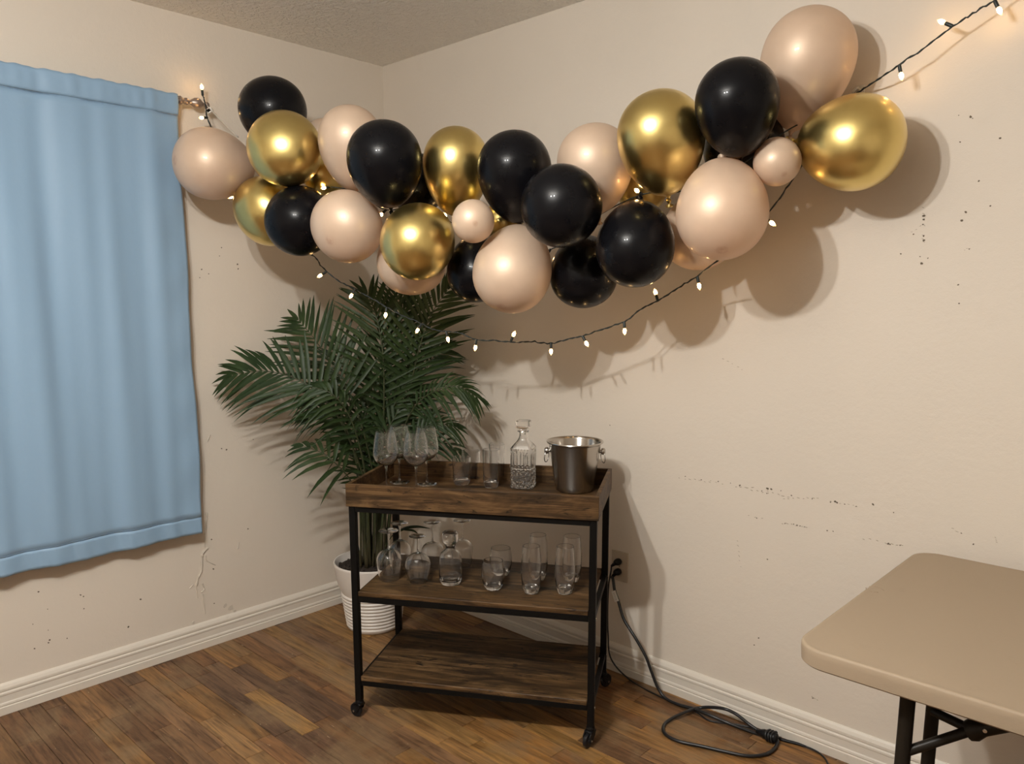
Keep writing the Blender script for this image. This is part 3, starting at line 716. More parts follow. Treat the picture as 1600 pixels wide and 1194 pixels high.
# the fronds behind them
for ctrl, n, L, nr, dr, t0, sd in [
    ([st(.02, .0), at(596, 760, 3.34), at(610, 660, 3.28), at(622, 580, 3.24), at(628, 510, 3.24), at(622, 450, 3.26)], 24, .24, tc, .10, .42, 11),
    ([st(.0, -.01), at(585, 760, 3.36), at(588, 660, 3.34), at(598, 580, 3.32), at(618, 515, 3.32), at(645, 470, 3.32)], 22, .22, tc+V3(.2, 0, 0), .12, .42, 12),
    ([st(.05, -.01), at(606, 760, 3.34), at(630, 680, 3.30), at(655, 610, 3.26), at(672, 565, 3.24), at(698, 545, 3.22)], 20, .19, tc+V3(0, 0, .5), .35, .42, 13),
    ([st(-.04, .0), at(566, 770, 3.32), at(556, 700, 3.28), at(548, 640, 3.26), at(540, 585, 3.26), at(528, 540, 3.28)], 20, .20, tc+V3(0, 0, .2), .2, .40, 14),
    ([st(.06, .03), at(612, 770, 3.2), at(634, 725, 3.12), at(660, 700, 3.08), at(694, 692, 3.1), at(716, 706, 3.12)], 12, .13, tc+V3(0, 0, .9), .5, .42, 15),
    ([st(.0, .02), at(588, 770, 3.26), at(592, 720, 3.2), at(600, 670, 3.16), at(618, 630, 3.12), at(640, 590, 3.1)], 18, .17, tc+V3(0, 0, .4), .35, .36, 16),
    ([st(-.02, .02), at(578, 770, 3.26), at(574, 725, 3.2), at(566, 690, 3.16), at(548, 660, 3.14), at(520, 650, 3.14)], 14, .16, tc+V3(0, 0, .6), .5, .36, 17),
    ([st(-.01, -.01), at(580, 770, 3.36), at(578, 690, 3.32), at(580, 620, 3.3), at(590, 560, 3.28), at(612, 520, 3.26)], 20, .2, tc+V3(0, 0, .25), .2, .36, 18),
    ([st(.0, .03), at(588, 775, 3.2), at(590, 735, 3.16), at(598, 695, 3.13), at(612, 660, 3.12), at(632, 628, 3.13)], 18, .17, tc+V3(0, 0, .5), .3, .25, 31),
    ([st(-.02, .02), at(575, 775, 3.22), at(570, 735, 3.18), at(565, 690, 3.16), at(570, 650, 3.15), at(585, 610, 3.15)], 18, .17, tc+V3(0, 0, .4), .3, .25, 32),
    ([st(.03, .02), at(602, 775, 3.24), at(616, 740, 3.2), at(636, 708, 3.17), at(656, 682, 3.16), at(672, 652, 3.17)], 16, .15, tc+V3(0, 0, .5), .35, .25, 33),
    ([st(.0, .0), at(588, 765, 3.3), at(602, 705, 3.28), at(608, 650, 3.26), at(602, 600, 3.24)], 20, .2, tc+V3(.1, 0, .2), .2, .22, 34),
    ([st(-.02, .0), at(580, 770, 3.34), at(586, 720, 3.34), at(600, 670, 3.34), at(626, 630, 3.33), at(640, 580, 3.32)], 20, .19, tc+V3(-.1, 0, .3), .3, .22, 35),
    ([st(.03, -.02), at(600, 770, 3.38), at(612, 700, 3.36), at(628, 640, 3.34), at(648, 590, 3.32), at(668, 520, 3.30)], 20, .2, tc+V3(0, 0, .25), .2, .36, 19)]:
    frond(ctrl, int(n*.82), L*1.08, nr, dr, t0, sd, single=False)
stuff_leaves.v = [(x-PC[0], y-PC[1], z-PC[2]) for x, y, z in stuff_leaves.v]
tag(stuff_leaves.build('leaflets', 'leaf', palm, 180, recalc=False), kind='stuff')
rr = random.Random(21)
for i in range(13):                                          # the clump of stems rising from the pot
    a = rr.uniform(0, 2*PI); q = .018+.042*rr.random()
    b = V3(q*math.cos(a), q*math.sin(a), .262); t = b*V3(1.9, 1.9, 0)+V3(rr.uniform(-.015, .015), rr.uniform(-.015, .015), rr.uniform(.62, .86))
    P = spline([b, b*.5+t*.5-V3(0, 0, .05)+V3(rr.uniform(-.01, .01), rr.uniform(-.01, .01), 0)+V3(0, 0, b[2]*.25), t], 5)
    MB().tube(P, [.0105*(1-.62*k/(len(P)-1))*rr.uniform(.95, 1.05) for k in range(len(P))], 8).build('stem', 'stem', palm, 180)
# a dry leaf tip bent over the middle shelf
m = MB()
for pts, w_ in [([at(612, 838, 3.02), at(632, 826, 2.98), at(652, 823, 2.95), at(672, 826, 2.93)], .012), ([at(630, 828, 2.98), at(645, 829, 2.96), at(654, 835, 2.95)], .009)]:
    P = spline(pts, 5); n = len(P)
    for i in range(n-1):
        pass
    m.tube([p-PC for p in P], [w_*.5*math.sin(PI*(.12+.86*i/(n-1)))+.0004 for i in range(n)], 6, flat=.3)
m.tube([p-PC for p in spline([SB+tc*.04+rg*.03, at(600, 858, 3.06), at(612, 838, 3.02)], 5)], .002, 6)
m.build('drooping_leaf', 'leaf', palm, 180)

# ------------------------------------------------------------------ bar cart
CO = V3(.9079, -.8998, 0); CA = .5384; CW, CD = .8187, .414
cart = empty('bar_cart', tuple(CO), CA, 'three-tier bar cart with rustic brown boards and black metal frame on casters', 'bar cart')
cex, cey = V3(math.cos(CA), math.sin(CA), 0), V3(-math.sin(CA), math.cos(CA), 0)
def cart_w(x, y, z): return CO+cex*x+cey*y+V3(0, 0, z)
TB, TT, TF = .7417, .8165, .757
LA, LB = .006, .028                                         # leg tube from and to
for x0 in (LA, CW-LB):
    for y0 in (LA, CD-LB):
        MB().box(x0, y0, .062, x0+.022, y0+.022, TB-.0005, .0015).build('leg', 'frame', cart)
def rails(zt, th, side=True):
    for y0 in (LA+.003, CD-LB+.003): MB().box(LB+.0003, y0, zt-th, CW-LB-.0003, y0+.016, zt, .001).build('rail', 'frame', cart)
    for x0 in (LA+.003, CW-LB+.003): MB().box(x0, LB+.0003, zt-th, x0+.016, CD-LB-.0003, zt, .001).build('rail', 'frame', cart)
rails(TB-.0005, .019); rails(.4355, .021); rails(.1375, .018)
BT = .013
MB().box(0, 0, TB, CW, BT, TT, .0012).build('tray_board', 'rustic', cart)
MB().box(0, CD-BT, TB, CW, CD, TT, .0012).build('tray_board', 'rustic', cart)
MB().box(0, BT+.0003, TB, BT, CD-BT-.0003, TT, .0012).build('tray_board', 'rustic', cart)
MB().box(CW-BT, BT+.0003, TB, CW, CD-BT-.0003, TT, .0012).build('tray_board', 'rustic', cart)
MB().box(BT+.0003, BT+.0003, TB+.002, CW-BT-.0003, CD-BT-.0003, TF, .0005).build('tray_floor', 'rustic', cart)
MB().box(LB+.001, .007, .4358, CW-LB-.001, CD-.007, .4520, .0015).build('shelf_board', 'rustic', cart)
MB().box(LB+.001, .007, .1378, CW-LB-.001, CD-.007, .1540, .0015).build('shelf_board', 'rustic', cart)
for (x, y) in ((CW-.0055, LA+.011), (CW-.0055, CD-LA-.011), (.0055, LA+.011)):
    for z in (.425, .128):
        m = MB().lathe([(0, 0), (.0042, 0), (.0036, .002), (0, .0026)], 10); s = 1 if x > .4 else -1
        m.v = [(x+s*c, y+a, z+b) for a, b, c in m.v]; m.build('screw', 'chrome', cart, 50)
def caster(x, y, ang):
    m = MB().lathe([(0, .066), (.0125, .066), (.0145, .060), (.0145, .054), (.010, .050), (0, .050)], 16, (x, y, 0))
    b = m.build('caster', 'rubber', cart, 50)
    f = MB()                                                # fork: two cheeks and a crown, wheel trailing to one side
    ox = .016
    for s in (-1, 1):
        pts = [(-.012, .052), (.012, .054), (.026, .040), (.024, .018), (.012, .016), (-.006, .034)]
        f.add([(px_, s*.0105, pz_) for px_, pz_ in pts]+[(px_, s*.0135, pz_) for px_, pz_ in pts], [tuple(range(6)), tuple(range(11, 5, -1))]+[(i, (i+1) % 6, 6+(i+1) % 6, 6+i) for i in range(6)])
    f.box(-.012, -.0135, .046, .018, .0135, .054, .001)
    wm = MB().lathe([(0, -.0075), (.009, -.0085), (.011, -.0065), (.0195, -.0065), (.0235, -.005), (.0240, 0), (.0235, .005), (.0195, .0065), (.011, .0065), (.009, .0085), (0, .0075)], 26)
    wm.v = [(ox+a, c, .0243+b) for a, b, c in wm.v]
    hb = MB().lathe([(0, -.0150), (.004, -.0150), (.004, .0150), (0, .0150)], 10); hb.v = [(ox+a, c, .0243+b) for a, b, c in hb.v]
    ca, sa = math.cos(ang), math.sin(ang)
    for mm, nm, mt in ((f, 'fork', 'rubber'), (wm, 'wheel', 'wheel'), (hb, 'axle', 'chrome')):
        mm.v = [(x+a*ca-b_*sa, y+a*sa+b_*ca, c) for a, b_, c in mm.v]
        mm.build(nm, mt, b, 40)
caster(LA+.011, LA+.011, PI-.35); caster(CW-LA-.011, LA+.011, PI+1.15); caster(CW-LA-.011, CD-LA-.011, .9); caster(LA+.011, CD-LA-.011, 2.0)

# ------------------------------------------------------------------ glassware
def lathe_solid(prof, name, parent, n=40): return MB().lathe(prof, n).build(name, 'glass', parent, 60)
def wine_glass(p, label, group, H=.205, rb=.043, rr_=.0325, zb=.088, rf=.036, inverted=False, round_=False):
    g = empty('wine_glass', tuple(p), random.uniform(0, 6), label, 'wine glass', group)
    t = .0014
    bh = H-zb
    N = 22
    def rad(u):                                            # bowl radius from bottom (0) to rim (1)
        if round_:
            pk = .46
        else: pk = .36
        if u < pk: return rb*math.sqrt(max(0, 1-(1-u/pk)**2.1))
        q = (u-pk)/(1-pk); return rb-(rb-rr_)*(q**1.6)
    us = [(i/N)**1.35 for i in range(N+1)]
    outer = [(max(rad(u), .0030), zb+bh*u) for u in us]
    inner = [(max(rad(u)-t, .0), zb+.0028+(bh-.0028)*u) for u in us]; inner[0] = (0, inner[0][1])
    prof = [(0, zb-.002), (.0030, zb-.002)]+outer[1:]+inner[::-1]
    bowl = MB().lathe(prof, 44)
    stem = MB().lathe([(0, .0052), (.0052, .0052), (.0040, .010), (.0030, .022), (.0028, zb*.6), (.0030, zb-.012), (.0042, zb-.0045), (.0046, zb-.0022), (0, zb-.0022)], 16)
    foot = MB().lathe([(0, 0), (rf-.001, .0), (rf, .0008), (rf-.001, .0016), (rf*.5, .0026), (.008, .0045), (.0052, .0051), (0, .0051)], 40)
    for mm, nm in ((bowl, 'bowl'), (stem, 'stem'), (foot, 'foot')):
        if inverted: mm.v = [(x, -y, H-z) for x, y, z in mm.v]
        mm.build(nm, 'glass', g, 60)
    return g
def tumbler(p, label, group, H, rt, rb, base=.012, belly=0.0, facets=0, name='tumbler'):
    t = .0021; N = 14
    def R(u):
        r = rb+(rt-rb)*u+belly*math.sin(PI*min(1, u*1.02))
        if u < .13: r -= (1-u/.13)**2*rb*.16
        return r
    outer = [(R(i/N), H*i/N) for i in range(N+1)]
    n = 40
    inner = [(0, base-.0012)]
    for i in range(N+1):
        z = base+(H-base)*i/N; u = z/H
        inner.append((max(0, R(u)-t-(.0020*(1-i/4) if i < 4 else 0)), z))
    prof = [(0, .0012), (outer[0][0]*.72, .0012), (outer[0][0]*.86, 0)]+outer+[(outer[-1][0]-t*.5, H+.0006)]+inner[::-1]
    m = MB().lathe(prof, n)
    if facets:                                             # cut the lower outside into a flat, faceted foot
        vs = []
        for x, y, z in m.v:
            r = math.hypot(x, y)
            if z < H*.26 and r > rb*.55:
                a = math.atan2(y, x); k = 2*PI/facets; aa = (a+k/2) % k-k/2
                f = math.cos(k/2)/math.cos(aa); wgt = min(1, (H*.26-z)/(H*.10)); f = 1+(f-1)*wgt; vs.append((x*f, y*f, z))
            else: vs.append((x, y, z))
        m.v = vs
    o = m.build(name, 'glass', None, 28); o.location = tuple(p); o.rotation_euler = (0, 0, .3)
    return tag(o, label, 'glass', group)
ZT_ = TF+.0006
wg = 'wine glasses standing on the tray'
wine_glass(pz(604.3, 766.5, ZT_), 'standing wine glass at the front left of the tray', wg)
wine_glass(pz(624.5, 753.5, ZT_), 'standing wine glass second from the left, behind the front left one', wg)
wine_glass(pz(650.8, 767.5, ZT_), 'standing wine glass at the front right of the four on the tray', wg)
wine_glass(pz(667, 756.5, ZT_), 'standing wine glass at the back right of the four on the tray', wg)
tg = 'tumblers on the tray'
tumbler(pz(721.5, 756.5, ZT_), 'short clear tumbler at the front left of the tray tumblers', tg, .099, .0325, .0285, .0165, .001)
tumbler(pz(736, 746.5, ZT_), 'wider short tumbler behind the front short tumbler on the tray', tg, .100, .0345, .030, .0165, .001)
tumbler(pz(767.3, 760.5, ZT_), 'taller narrow tumbler on the tray just left of the decanter', tg, .132, .0295, .0265, .018)
tumbler(pz(776.5, 750, ZT_), 'taller tumbler behind the narrow one beside the decanter', tg, .132, .0285, .0262, .018)
ZM = .4526
sg = 'upside-down wine glasses on the middle shelf'
kw = dict(inverted=True)
wine_glass(pz(608.7, 904, ZM), 'upside-down wine glass at the front left of the middle shelf', sg, H=.172, rb=.0425, rr_=.035, zb=.066, rf=.034, **kw)
wine_glass(pz(626.0, 889, ZM), 'upside-down wine glass behind the front left one on the middle shelf', sg, H=.170, rb=.040, rr_=.034, zb=.062, rf=.031, **kw)
wine_glass(pz(653.6, 908, ZM), 'round-bowled upside-down wine glass second from left on the middle shelf', sg, H=.160, rb=.0435, rr_=.030, zb=.058, rf=.0285, round_=True, **kw)
wine_glass(pz(676.3, 886, ZM), 'upside-down wine glass behind the gap between round glass and carafe', sg, H=.168, rb=.040, rr_=.035, zb=.074, rf=.0305, **kw)
wine_glass(pz(722.5, 884, ZM), 'upside-down wine glass at the back right behind the stoppered carafe', sg, H=.170, rb=.038, rr_=.033, zb=.070, rf=.031, **kw)
rg_ = 'stemless glasses on the middle shelf'
tumbler(pz(770.5, 920, ZM), 'rounded stemless glass at the front of the middle shelf', rg_, .098, .0335, .026, .016, .0095, name='stemless_glass')
tumbler(pz(782.5, 898.5, ZM), 'rounded stemless glass behind the front stemless one', rg_, .098, .034, .026, .016, .0095, name='stemless_glass')
hg = 'tall glasses on the middle shelf'
tumbler(pz(830, 925.5, ZM), 'tall glass with faceted foot at the front, left of the pair on the right', hg, .158, .0285, .0285, .019, .0055, 8, 'highball_glass')
tumbler(pz(840.5, 905, ZM), 'tall glass behind the left front tall glass on the middle shelf', hg, .158, .0285, .0285, .019, .0055, 8, 'highball_glass')
tumbler(pz(882.5, 926, ZM), 'tall faceted glass at the front right beside the cart leg', hg, .158, .0285, .0285, .019, .0055, 8, 'highball_glass')
tumbler(pz(893, 907.5, ZM), 'tall glass at the back right of the middle shelf, nearest the outlet', hg, .158, .0285, .0285, .019, .0055, 8, 'highball_glass')

# stoppered carafe
cp = pz(704.3, 911, ZM)
car = empty('carafe', tuple(cp), .3, 'clear glass carafe with stopper among the upside-down wine glasses', 'carafe')
out = [(0, .0012), (.026, .0012), (.031, 0), (.0345, .004), (.0385, .018), (.0395, .035), (.0385, .07), (.0365, .095), (.031, .108), (.022, .116), (.0165, .120), (.0150, .126), (.0165, .132), (.0190, .134)]
inn = [(.0172, .134), (.0135, .128), (.0140, .119), (.0205, .1135), (.0295, .106), (.0345, .094), (.0365, .07), (.0375, .035), (.036, .020), (.030, .0125), (0, .0115)]
MB().lathe(out+inn, 44).build('body', 'glass', car, 60)
MB().lathe([(0, .1285), (.0125, .1285), (.0130, .136), (.0150, .1385), (.0225, .141), (.0265, .148), (.0275, .165), (.0255, .178), (.018, .183), (0, .184)], 32).build('stopper', 'glass', car, 60)

# square cut decanter
dp = pz(817.5, 760.5, ZT_)
dec = empty('decanter', tuple(dp), CA, 'square cut-crystal decanter with flat stopper beside the steel bucket on the tray', 'decanter')
def sq_ring(h, z, sqn, n=72, cutf=None):
    """n points round; sqn 1 = square with small chamfered corners, 0 = circle of radius h"""
    vs = []
    for k in range(n):
        a = 2*PI*(k+.5)/n; ca, sa = math.cos(a), math.sin(a)
        pw = 2+9*sqn
        r = h/((abs(ca)**pw+abs(sa)**pw)**(1/pw))
        x, y = r*ca, r*sa
        if cutf:
            s = x if abs(y) > abs(x) else y; dpt = cutf(s/h, z)
            if abs(y) > abs(x): y -= math.copysign(dpt, y)
            else: x -= math.copysign(dpt, x)
        vs.append((x, y, z))
    return vs
def loft(rings, capa=True, capb=True):
    m = MB(); n = len(rings[0]); vs = [v for r in rings for v in r]
    fs = [(i*n+k, i*n+(k+1) % n, (i+1)*n+(k+1) % n, (i+1)*n+k) for i in range(len(rings)-1) for k in range(n)]
    if capa: fs.append(tuple(range(n-1, -1, -1)))
    if capb: fs.append(tuple((len(rings)-1)*n+k for k in range(n)))
    return m.add(vs, fs)
HS = .0395
def cut(u, z):
    if z < .070:                                           # diamonds
        a, b = (u*2.5+z/.016) % 1, (u*2.5-z/.016) % 1
        return .0046*max(1-min(a, 1-a)*3.2, 1-min(b, 1-b)*3.2, 0)
    if z < .136:                                           # upright flutes fading out towards the shoulder
        a = (u*3.5) % 1; q = 1-min(a, 1-a)*4
        return .0032*max(q, 0)*(1 if z < .118 else (.136-z)/.018)
    return 0
rings = [sq_ring(HS*.90, 0, 1, n=112), sq_ring(HS*.98, .002, 1, n=112)]
for i in range(1, 46): rings.append(sq_ring(HS, .002+.136*i/45, 1, n=112, cutf=cut))
for h, z, q in [(.0385, .141, 1), (.0330, .1485, .95), (.0265, .156, .75), (.0205, .1625, .4), (.0160, .171, .1), (.0138, .180, 0), (.0130, .188, 0), (.0132, .192, 0), (.0190, .1945, 0), (.0202, .197, 0), (.0192, .1995, 0),
                (.0110, .1995, 0), (.0102, .191, 0), (.0102, .182, 0), (.0130, .171, .1), (.0175, .1625, .4), (.0235, .155, .75), (.0295, .148, .95), (.0340, .138, 1), (.0335, .08, 1), (.033, .034, 1), (.030, .024, .9)]:
    rings.append(sq_ring(h, z, q, n=112))
loft(rings).build('body', 'glass', dec, 20)
sr = [sq_ring(.0092, .186, 0), sq_ring(.0098, .2005, 0), sq_ring(.0110, .204, .1), sq_ring(.0185, .209, .8), sq_ring(.0235, .213, 1), sq_ring(.0250, .225, 1), sq_ring(.0240, .232, 1), sq_ring(.0210, .234, 1)]
loft(sr).build('stopper', 'glass', dec, 20)

# steel ice bucket
bp = pz(897.5, 765.3, ZT_)
buc = empty('ice_bucket', tuple(bp), YAW-.1, 'brushed steel ice bucket with ring handles at the right end of the tray', 'bucket')
prof = [(0, .0), (.056, 0), (.060, .003), (.0635, .016), (.0835, .150), (.0865, .155), (.0905, .1565), (.0915, .159), (.0905, .1612), (.0870, .1612), (.0835, .159), (.0810, .153), (.0612, .018), (.056, .0055), (0, .005)]
buc.scale = (1.06, 1.06, 1.06)
MB().lathe(prof, 64).build('body', 'steel', buc, 45)
for s in (-1, 1):
    k = MB().lathe([(0, 0), (.0055, 0), (.0055, .006), (.0100, .008), (.0112, .013), (.0100, .018), (.006, .0205), (0, .021)], 18)
    k.v = [(s*(.0772+c), a, .128+b) for a, b, c in k.v]
    ko = k.build('handle_mount', 'chrome', buc, 50)
    th = s*.55
    P = []
    for i in range(25):
        a = 2*PI*i/24; y, z = .0135*math.sin(a), .0185*math.cos(a)
        P.append((s*(.0885)+s*.006*(1-math.cos(a))*.3-y*math.sin(.5)*s, y*math.cos(.5), .128-.019+z))
    MB().tube(P, .0016, 7, cap=False).build('ring_handle', 'chrome', ko, 180)

# ------------------------------------------------------------------ folding table
TX0, TX1, TY0, TY1, TZ, TTH = 2.386, 4.22, -.877, -.072, .73, .041
tab = empty('folding_table', (TX0, TY0, 0), 0, 'beige plastic folding table with dark metal legs along the right wall', 'table')
def rrect(inset, z, r=.062, n=9):
    vs = []
    x0, x1, y0, y1 = TX0+inset, TX1-inset, TY0+inset, TY1-inset; q = max(r-inset, .004)
    for cx_, cy_, a0 in ((x1-q, y1-q, 0), (x0+q, y1-q, PI/2), (x0+q, y0+q, PI), (x1-q, y0+q, 1.5*PI)):
        for k in range(n+1):
            a = a0+PI/2*k/n; vs.append((cx_+q*math.cos(a)-TX0, cy_+q*math.sin(a)-TY0, z))
    return vs
R_ = [rrect(.030, TZ-TTH+.012), rrect(.012, TZ-TTH), rrect(.006, TZ-TTH), rrect(.0015, TZ-TTH+.004), rrect(0, TZ-.016), rrect(.0003, TZ-.005), rrect(.0014, TZ-.0018), rrect(.0036, TZ-.0003), rrect(.0065, TZ), rrect(.011, TZ-.0008), rrect(.016, TZ-.0014)]
loft(R_).build('tabletop', 'table', tab, 40)
c0 = pz(1367, 920.5, TZ)-V3(TX0, TY0, 0)
m = MB()
for a0, a1 in ((.3, 2.6), (3.3, 5.4)):
    m.tube([(c0[0]+.019*math.cos(a0+(a1-a0)*i/12), c0[1]+.019*math.sin(a0+(a1-a0)*i/12), TZ-.0014) for i in range(13)], .0011, 5)
m.build('molded_ring', 'table', tab, 180)
tl = lambda x, y, z: (x-TX0, y-TY0, z)
def legs(xa, sgn):
    UN = TZ-TTH+.012
    A0, B0_ = V3(xa, -.800, UN), V3(xa+sgn*.020, -.700, UN)
    MB().tube([tl(*(A0)), tl(xa-sgn*.004, -.800, .03)], .0138, 14).build('leg', 'legs', tab, 60)
    MB().tube([tl(*(B0_)), tl(xa+sgn*.016, -.700, .03)], .0125, 14).build('leg', 'legs', tab, 60)
    MB().tube([tl(xa+sgn*.004, -.855, .014), tl(xa+sgn*.004, -.12, .014)], .0138, 14).build('foot_bar', 'legs', tab, 60)
    MB().tube([tl(xa+sgn*.13, -.21, UN), tl(xa+sgn*.13, -.21, .03)], .0130, 14).build('leg', 'legs', tab, 60)
    MB().tube([tl(xa, -.21, .025), tl(xa+sgn*.135, -.21, .028)], .0125, 12).build('foot_bar', 'legs', tab, 60)
    MB().box(*[a for a in tl(xa-sgn*.022, -.84, UN-.012)], *[a for a in tl(xa+sgn*.055, -.17, UN+.001)], .001).build('pivot_plate', 'legs', tab)
    # folding brace: lower bar through both legs to a slide, upper bar from the pivot, arm up to the underside
    hub = rw(1519, 1141, .75) if sgn > 0 else V3(xa+sgn*.16, -.75, .655)
    la = rw(1411, 1176, .80) if sgn > 0 else V3(xa, -.80, .52)
    ub = rw(1452, 1109, .70) if sgn > 0 else V3(xa+sgn*.02, -.70, .66)
    MB().tube([tl(*la), tl(*(hub*.5+la*.5)), tl(*hub)], .0098, 10).build('brace', 'legs', tab, 60)
    MB().tube([tl(*ub), tl(*hub)], .0092, 10).build('brace', 'legs', tab, 60)
    arm = V3(hub[0]+sgn*.14, -.75, UN-.002)
    dv = (arm-hub)/np.linalg.norm(arm-hub)
    MB().tube([tl(*(hub-dv*.006)), tl(*(hub+dv*.004)), tl(*(hub+dv*.02)), tl(*(hub+dv*.06)), tl(*arm)], [.019, .021, .0155, .0150, .008], 14).build('slide_bracket', 'legs', tab, 60)
    for p, y in ((hub+dv*.028, -.0160), (V3(xa-.003, -.8, .500), -.0142)):
        k = MB().lathe([(0, -.0005), (.0045, -.0005), (.0038, .0022), (0, .003)], 10)
        k.v = [(p[0]+a-TX0, p[1]+y-c-TY0, p[2]+b) for a, b, c in k.v]; k.build('rivet', 'chrome', tab, 50)
legs(2.585, 1); legs(3.98, -1)

# ------------------------------------------------------------------ wall outlet, plugs and cords
oc = V3(1.3545, 0, .4175)
out_ = empty('wall_outlet', tuple(oc), 0, 'almond outlet plate low on the wall behind the cart leg', 'outlet')
MB().box(-.037, -.0055, -.058, .037, -.0002, .058, .0015).build('cover_plate', 'plate', out_)
for z in (.0195, -.0195):
    m = MB().lathe([(0, 0), (.0168, 0), (.0162, .0016), (0, .0016)], 24); m.v = [(a, -.0055-c, z+max(-.0145, min(.0145, b))) for a, b, c in m.v]
    m.build('receptacle', 'plate', out_, 50)
m = MB().lathe([(0, 0), (.003, 0), (.002, .0012), (0, .0014)], 10); m.v = [(a, -.0055-c, b) for a, b, c in m.v]; m.build('screw', 'chrome', out_, 50)
def plug(mb, p, dn):
    # moulded plug body standing out from the receptacle, strain relief turned towards dn
    b = [(.0125, -.0075), (.0140, -.012), (.0140, -.020), (.0118, -.028), (.0085, -.034), (0, -.036)]
    k = MB().lathe([(0, -.0075)]+b, 16); k.v = [(p[0]+a, p[1]+c, p[2]+b_*.92) for a, b_, c in k.v]; mb.v, mb.f = mb.v, mb.f
    mb.add(k.v, k.f)
    q = V3(*p)+V3(0, -.022, 0); mb.tube([q, q+dn*.014, q+dn*.030], [.0085, .0070, .0046], 10)
    return q+dn*.030
up_, lo_ = oc+V3(0, 0, .0195), oc+V3(0, 0, -.0195)
# thick extension cord from the lower socket
ext = empty('extension_cord', tuple(lo_), 0, 'thick black extension cord with a paper tag, looped on the floor by the baseboard', 'cord')
def eloc(m): m.v = [(x-lo_[0], y-lo_[1], z-lo_[2]) for x, y, z in m.v]; return m
pm = MB(); e0 = plug(pm, lo_, V3(-.62, -.15, -.75)/1.0)
eloc(pm).build('plug', 'rubber', ext, 60)
R1 = .0056
def fl(x, y, z=R1+.0006): return pz(x, y, z)
t0_, t1_ = rw(960.5, 923, .052), rw(966, 939, .055)
ep = [e0, rw(958, 906, .046), t0_, t1_, rw(975, 968, .062), rw(993, 997, .070), rw(1009, 1026, .072), rw(1018, 1050, .070), rw(1028, 1075, .062), fl(1040, 1091), fl(1060, 1101), fl(1085, 1108, .014), fl(1112, 1119, .016), fl(1140, 1131), fl(1172, 1143), fl(1194, 1150, .012)]
ep = [np.array([p[0], min(p[1], -.024), p[2]]) for p in ep]
eloc(MB().tube(spline(ep, 8), R1, 10)).build('cable', 'cord', ext, 180)
lp = [fl(1192, 1146, .014), rw(1172, 1133, .055), rw(1150, 1116, .060), rw(1128, 1107, .070), fl(1095, 1106, .018), fl(1066, 1115, .017), fl(1042, 1128), fl(1036, 1140), fl(1043, 1150), fl(1062, 1159), fl(1095, 1166), fl(1130, 1174), fl(1165, 1181), fl(1192, 1180), fl(1208, 1172), fl(1215, 1160, .008), fl(1212, 1152, .012)]
lp = [np.array([p[0], min(p[1], -.026), max(p[2], R1+.0006)]) for p in lp]
eloc(MB().tube(spline(lp, 8), R1, 10)).build('cable', 'cord', ext, 180)
# the moulded socket block at its end, with the next cord plugged in
jb = fl(1203, 1150, .018); d1 = fl(1222, 1157, .016)-fl(1184, 1143, .016); d1[2] = 0; d1 /= np.linalg.norm(d1)
nb = np.array([-d1[1], d1[0], 0])
P = [jb-d1*.045, jb-d1*.032, jb-d1*.020, jb-d1*.004, jb+d1*.012, jb+d1*.022, jb+d1*.026]
eloc(MB().tube(P, [.0062, .0105, .0150, .0170, .0165, .0150, .009], 14)).build('socket_block', 'rubber', ext, 60)
wr = MB()
for k in range(3):
    c = jb+d1*(-.006+.009*k)
    wr.tube([c+nb*(.0185+.001*k)*math.cos(a)+V3(0, 0, 1)*(.0172)*max(math.sin(a), -.80)+d1*.003*math.sin(a*2) for a in [2*PI*i/20 for i in range(21)]], .0036, 7, cap=False)
wr.v = [(x, y, max(z, .002)) for x, y, z in wr.v]
eloc(wr).build('wrapped_loop', 'cord', ext, 180)
ta = (t0_+t1_)/2; td = (t1_-t0_)/np.linalg.norm(t1_-t0_)
sd = np.cross(td, V3(0, 1, 0)); sd /= np.linalg.norm(sd); nn = np.cross(sd, td)
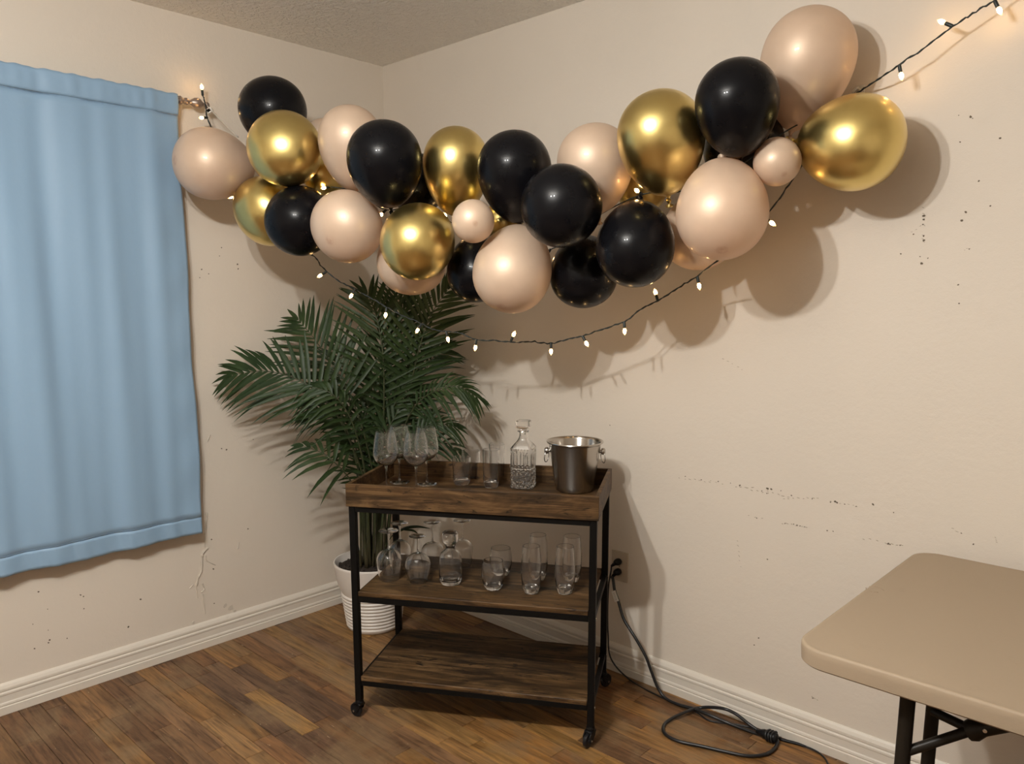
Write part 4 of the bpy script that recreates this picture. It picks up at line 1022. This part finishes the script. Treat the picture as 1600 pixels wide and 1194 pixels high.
def slab(c, a, b, n, la, lb, ln):
    m = MB(); m.box(-la, -lb, -ln, la, lb, ln)
    m.v = [tuple(c+a*x+b*y+n*z) for x, y, z in m.v]; return m
if nn @ (CAM-ta) < 0: nn = -nn
tagc = ta+nn*.0085
eloc(slab(tagc, td, sd, nn, .0200, .0098, .0006)).build('paper_tag', 'tag', ext)
pr_ = MB()
for k, (a, b) in enumerate([(-.011, .9), (-.006, .7), (.0, .85), (.006, .6), (.012, .8)]):
    s = slab(tagc+td*a+nn*.0008, td, sd, nn, .0005, .0050*b, .0002); pr_.add(s.v, s.f)
eloc(pr_).build('tag_print', 'print', ext)
# thinner cord from the upper socket, down behind the cart leg and along the baseboard
thn = empty('power_cord', tuple(up_), 0, 'thin black cord from the upper socket running along the baseboard past the looped cord', 'cord')
def tloc(m): m.v = [(x-up_[0], y-up_[1], z-up_[2]) for x, y, z in m.v]; return m
pm = MB(); e1 = plug(pm, up_, V3(-.70, -.15, -.62)); tloc(pm).build('plug', 'rubber', thn, 60)
R2 = .0030
fl2 = lambda x, y: pz(x, y, R2+.0006)
tp = [e1, rw(954.5, 893, .034), rw(951, 915, .030), rw(949.5, 950, .028), rw(950, 990, .028), rw(955, 1030, .034), fl2(985, 1063), fl2(1030, 1088), fl2(1078, 1108), fl2(1090, 1114), fl2(1106, 1125), fl2(1124, 1129), fl2(1150, 1132), fl2(1176, 1138), fl2(1200, 1146), fl2(1222, 1156), fl2(1248, 1163), fl2(1270, 1171), fl2(1285, 1181), fl2(1294, 1196), fl2(1299, 1230), pz(1296, 1270, R2+.0006)]
tp = [np.array([p[0], min(p[1], -.021), max(p[2], R2+.0006)]) for p in tp]
P = spline(tp, 8)
tloc(MB().tube(P, R2, 9)).build('cable', 'cord', thn, 180)
i0 = int(len(P)*.72)
tloc(MB().tube([P[k] for k in range(len(P)-57, len(P)-36)], [.0031+.0022*math.sin(PI*i/20) for i in range(21)], 9)).build('strain_relief', 'rubber', thn, 180)

bpy.context.view_layer.update()
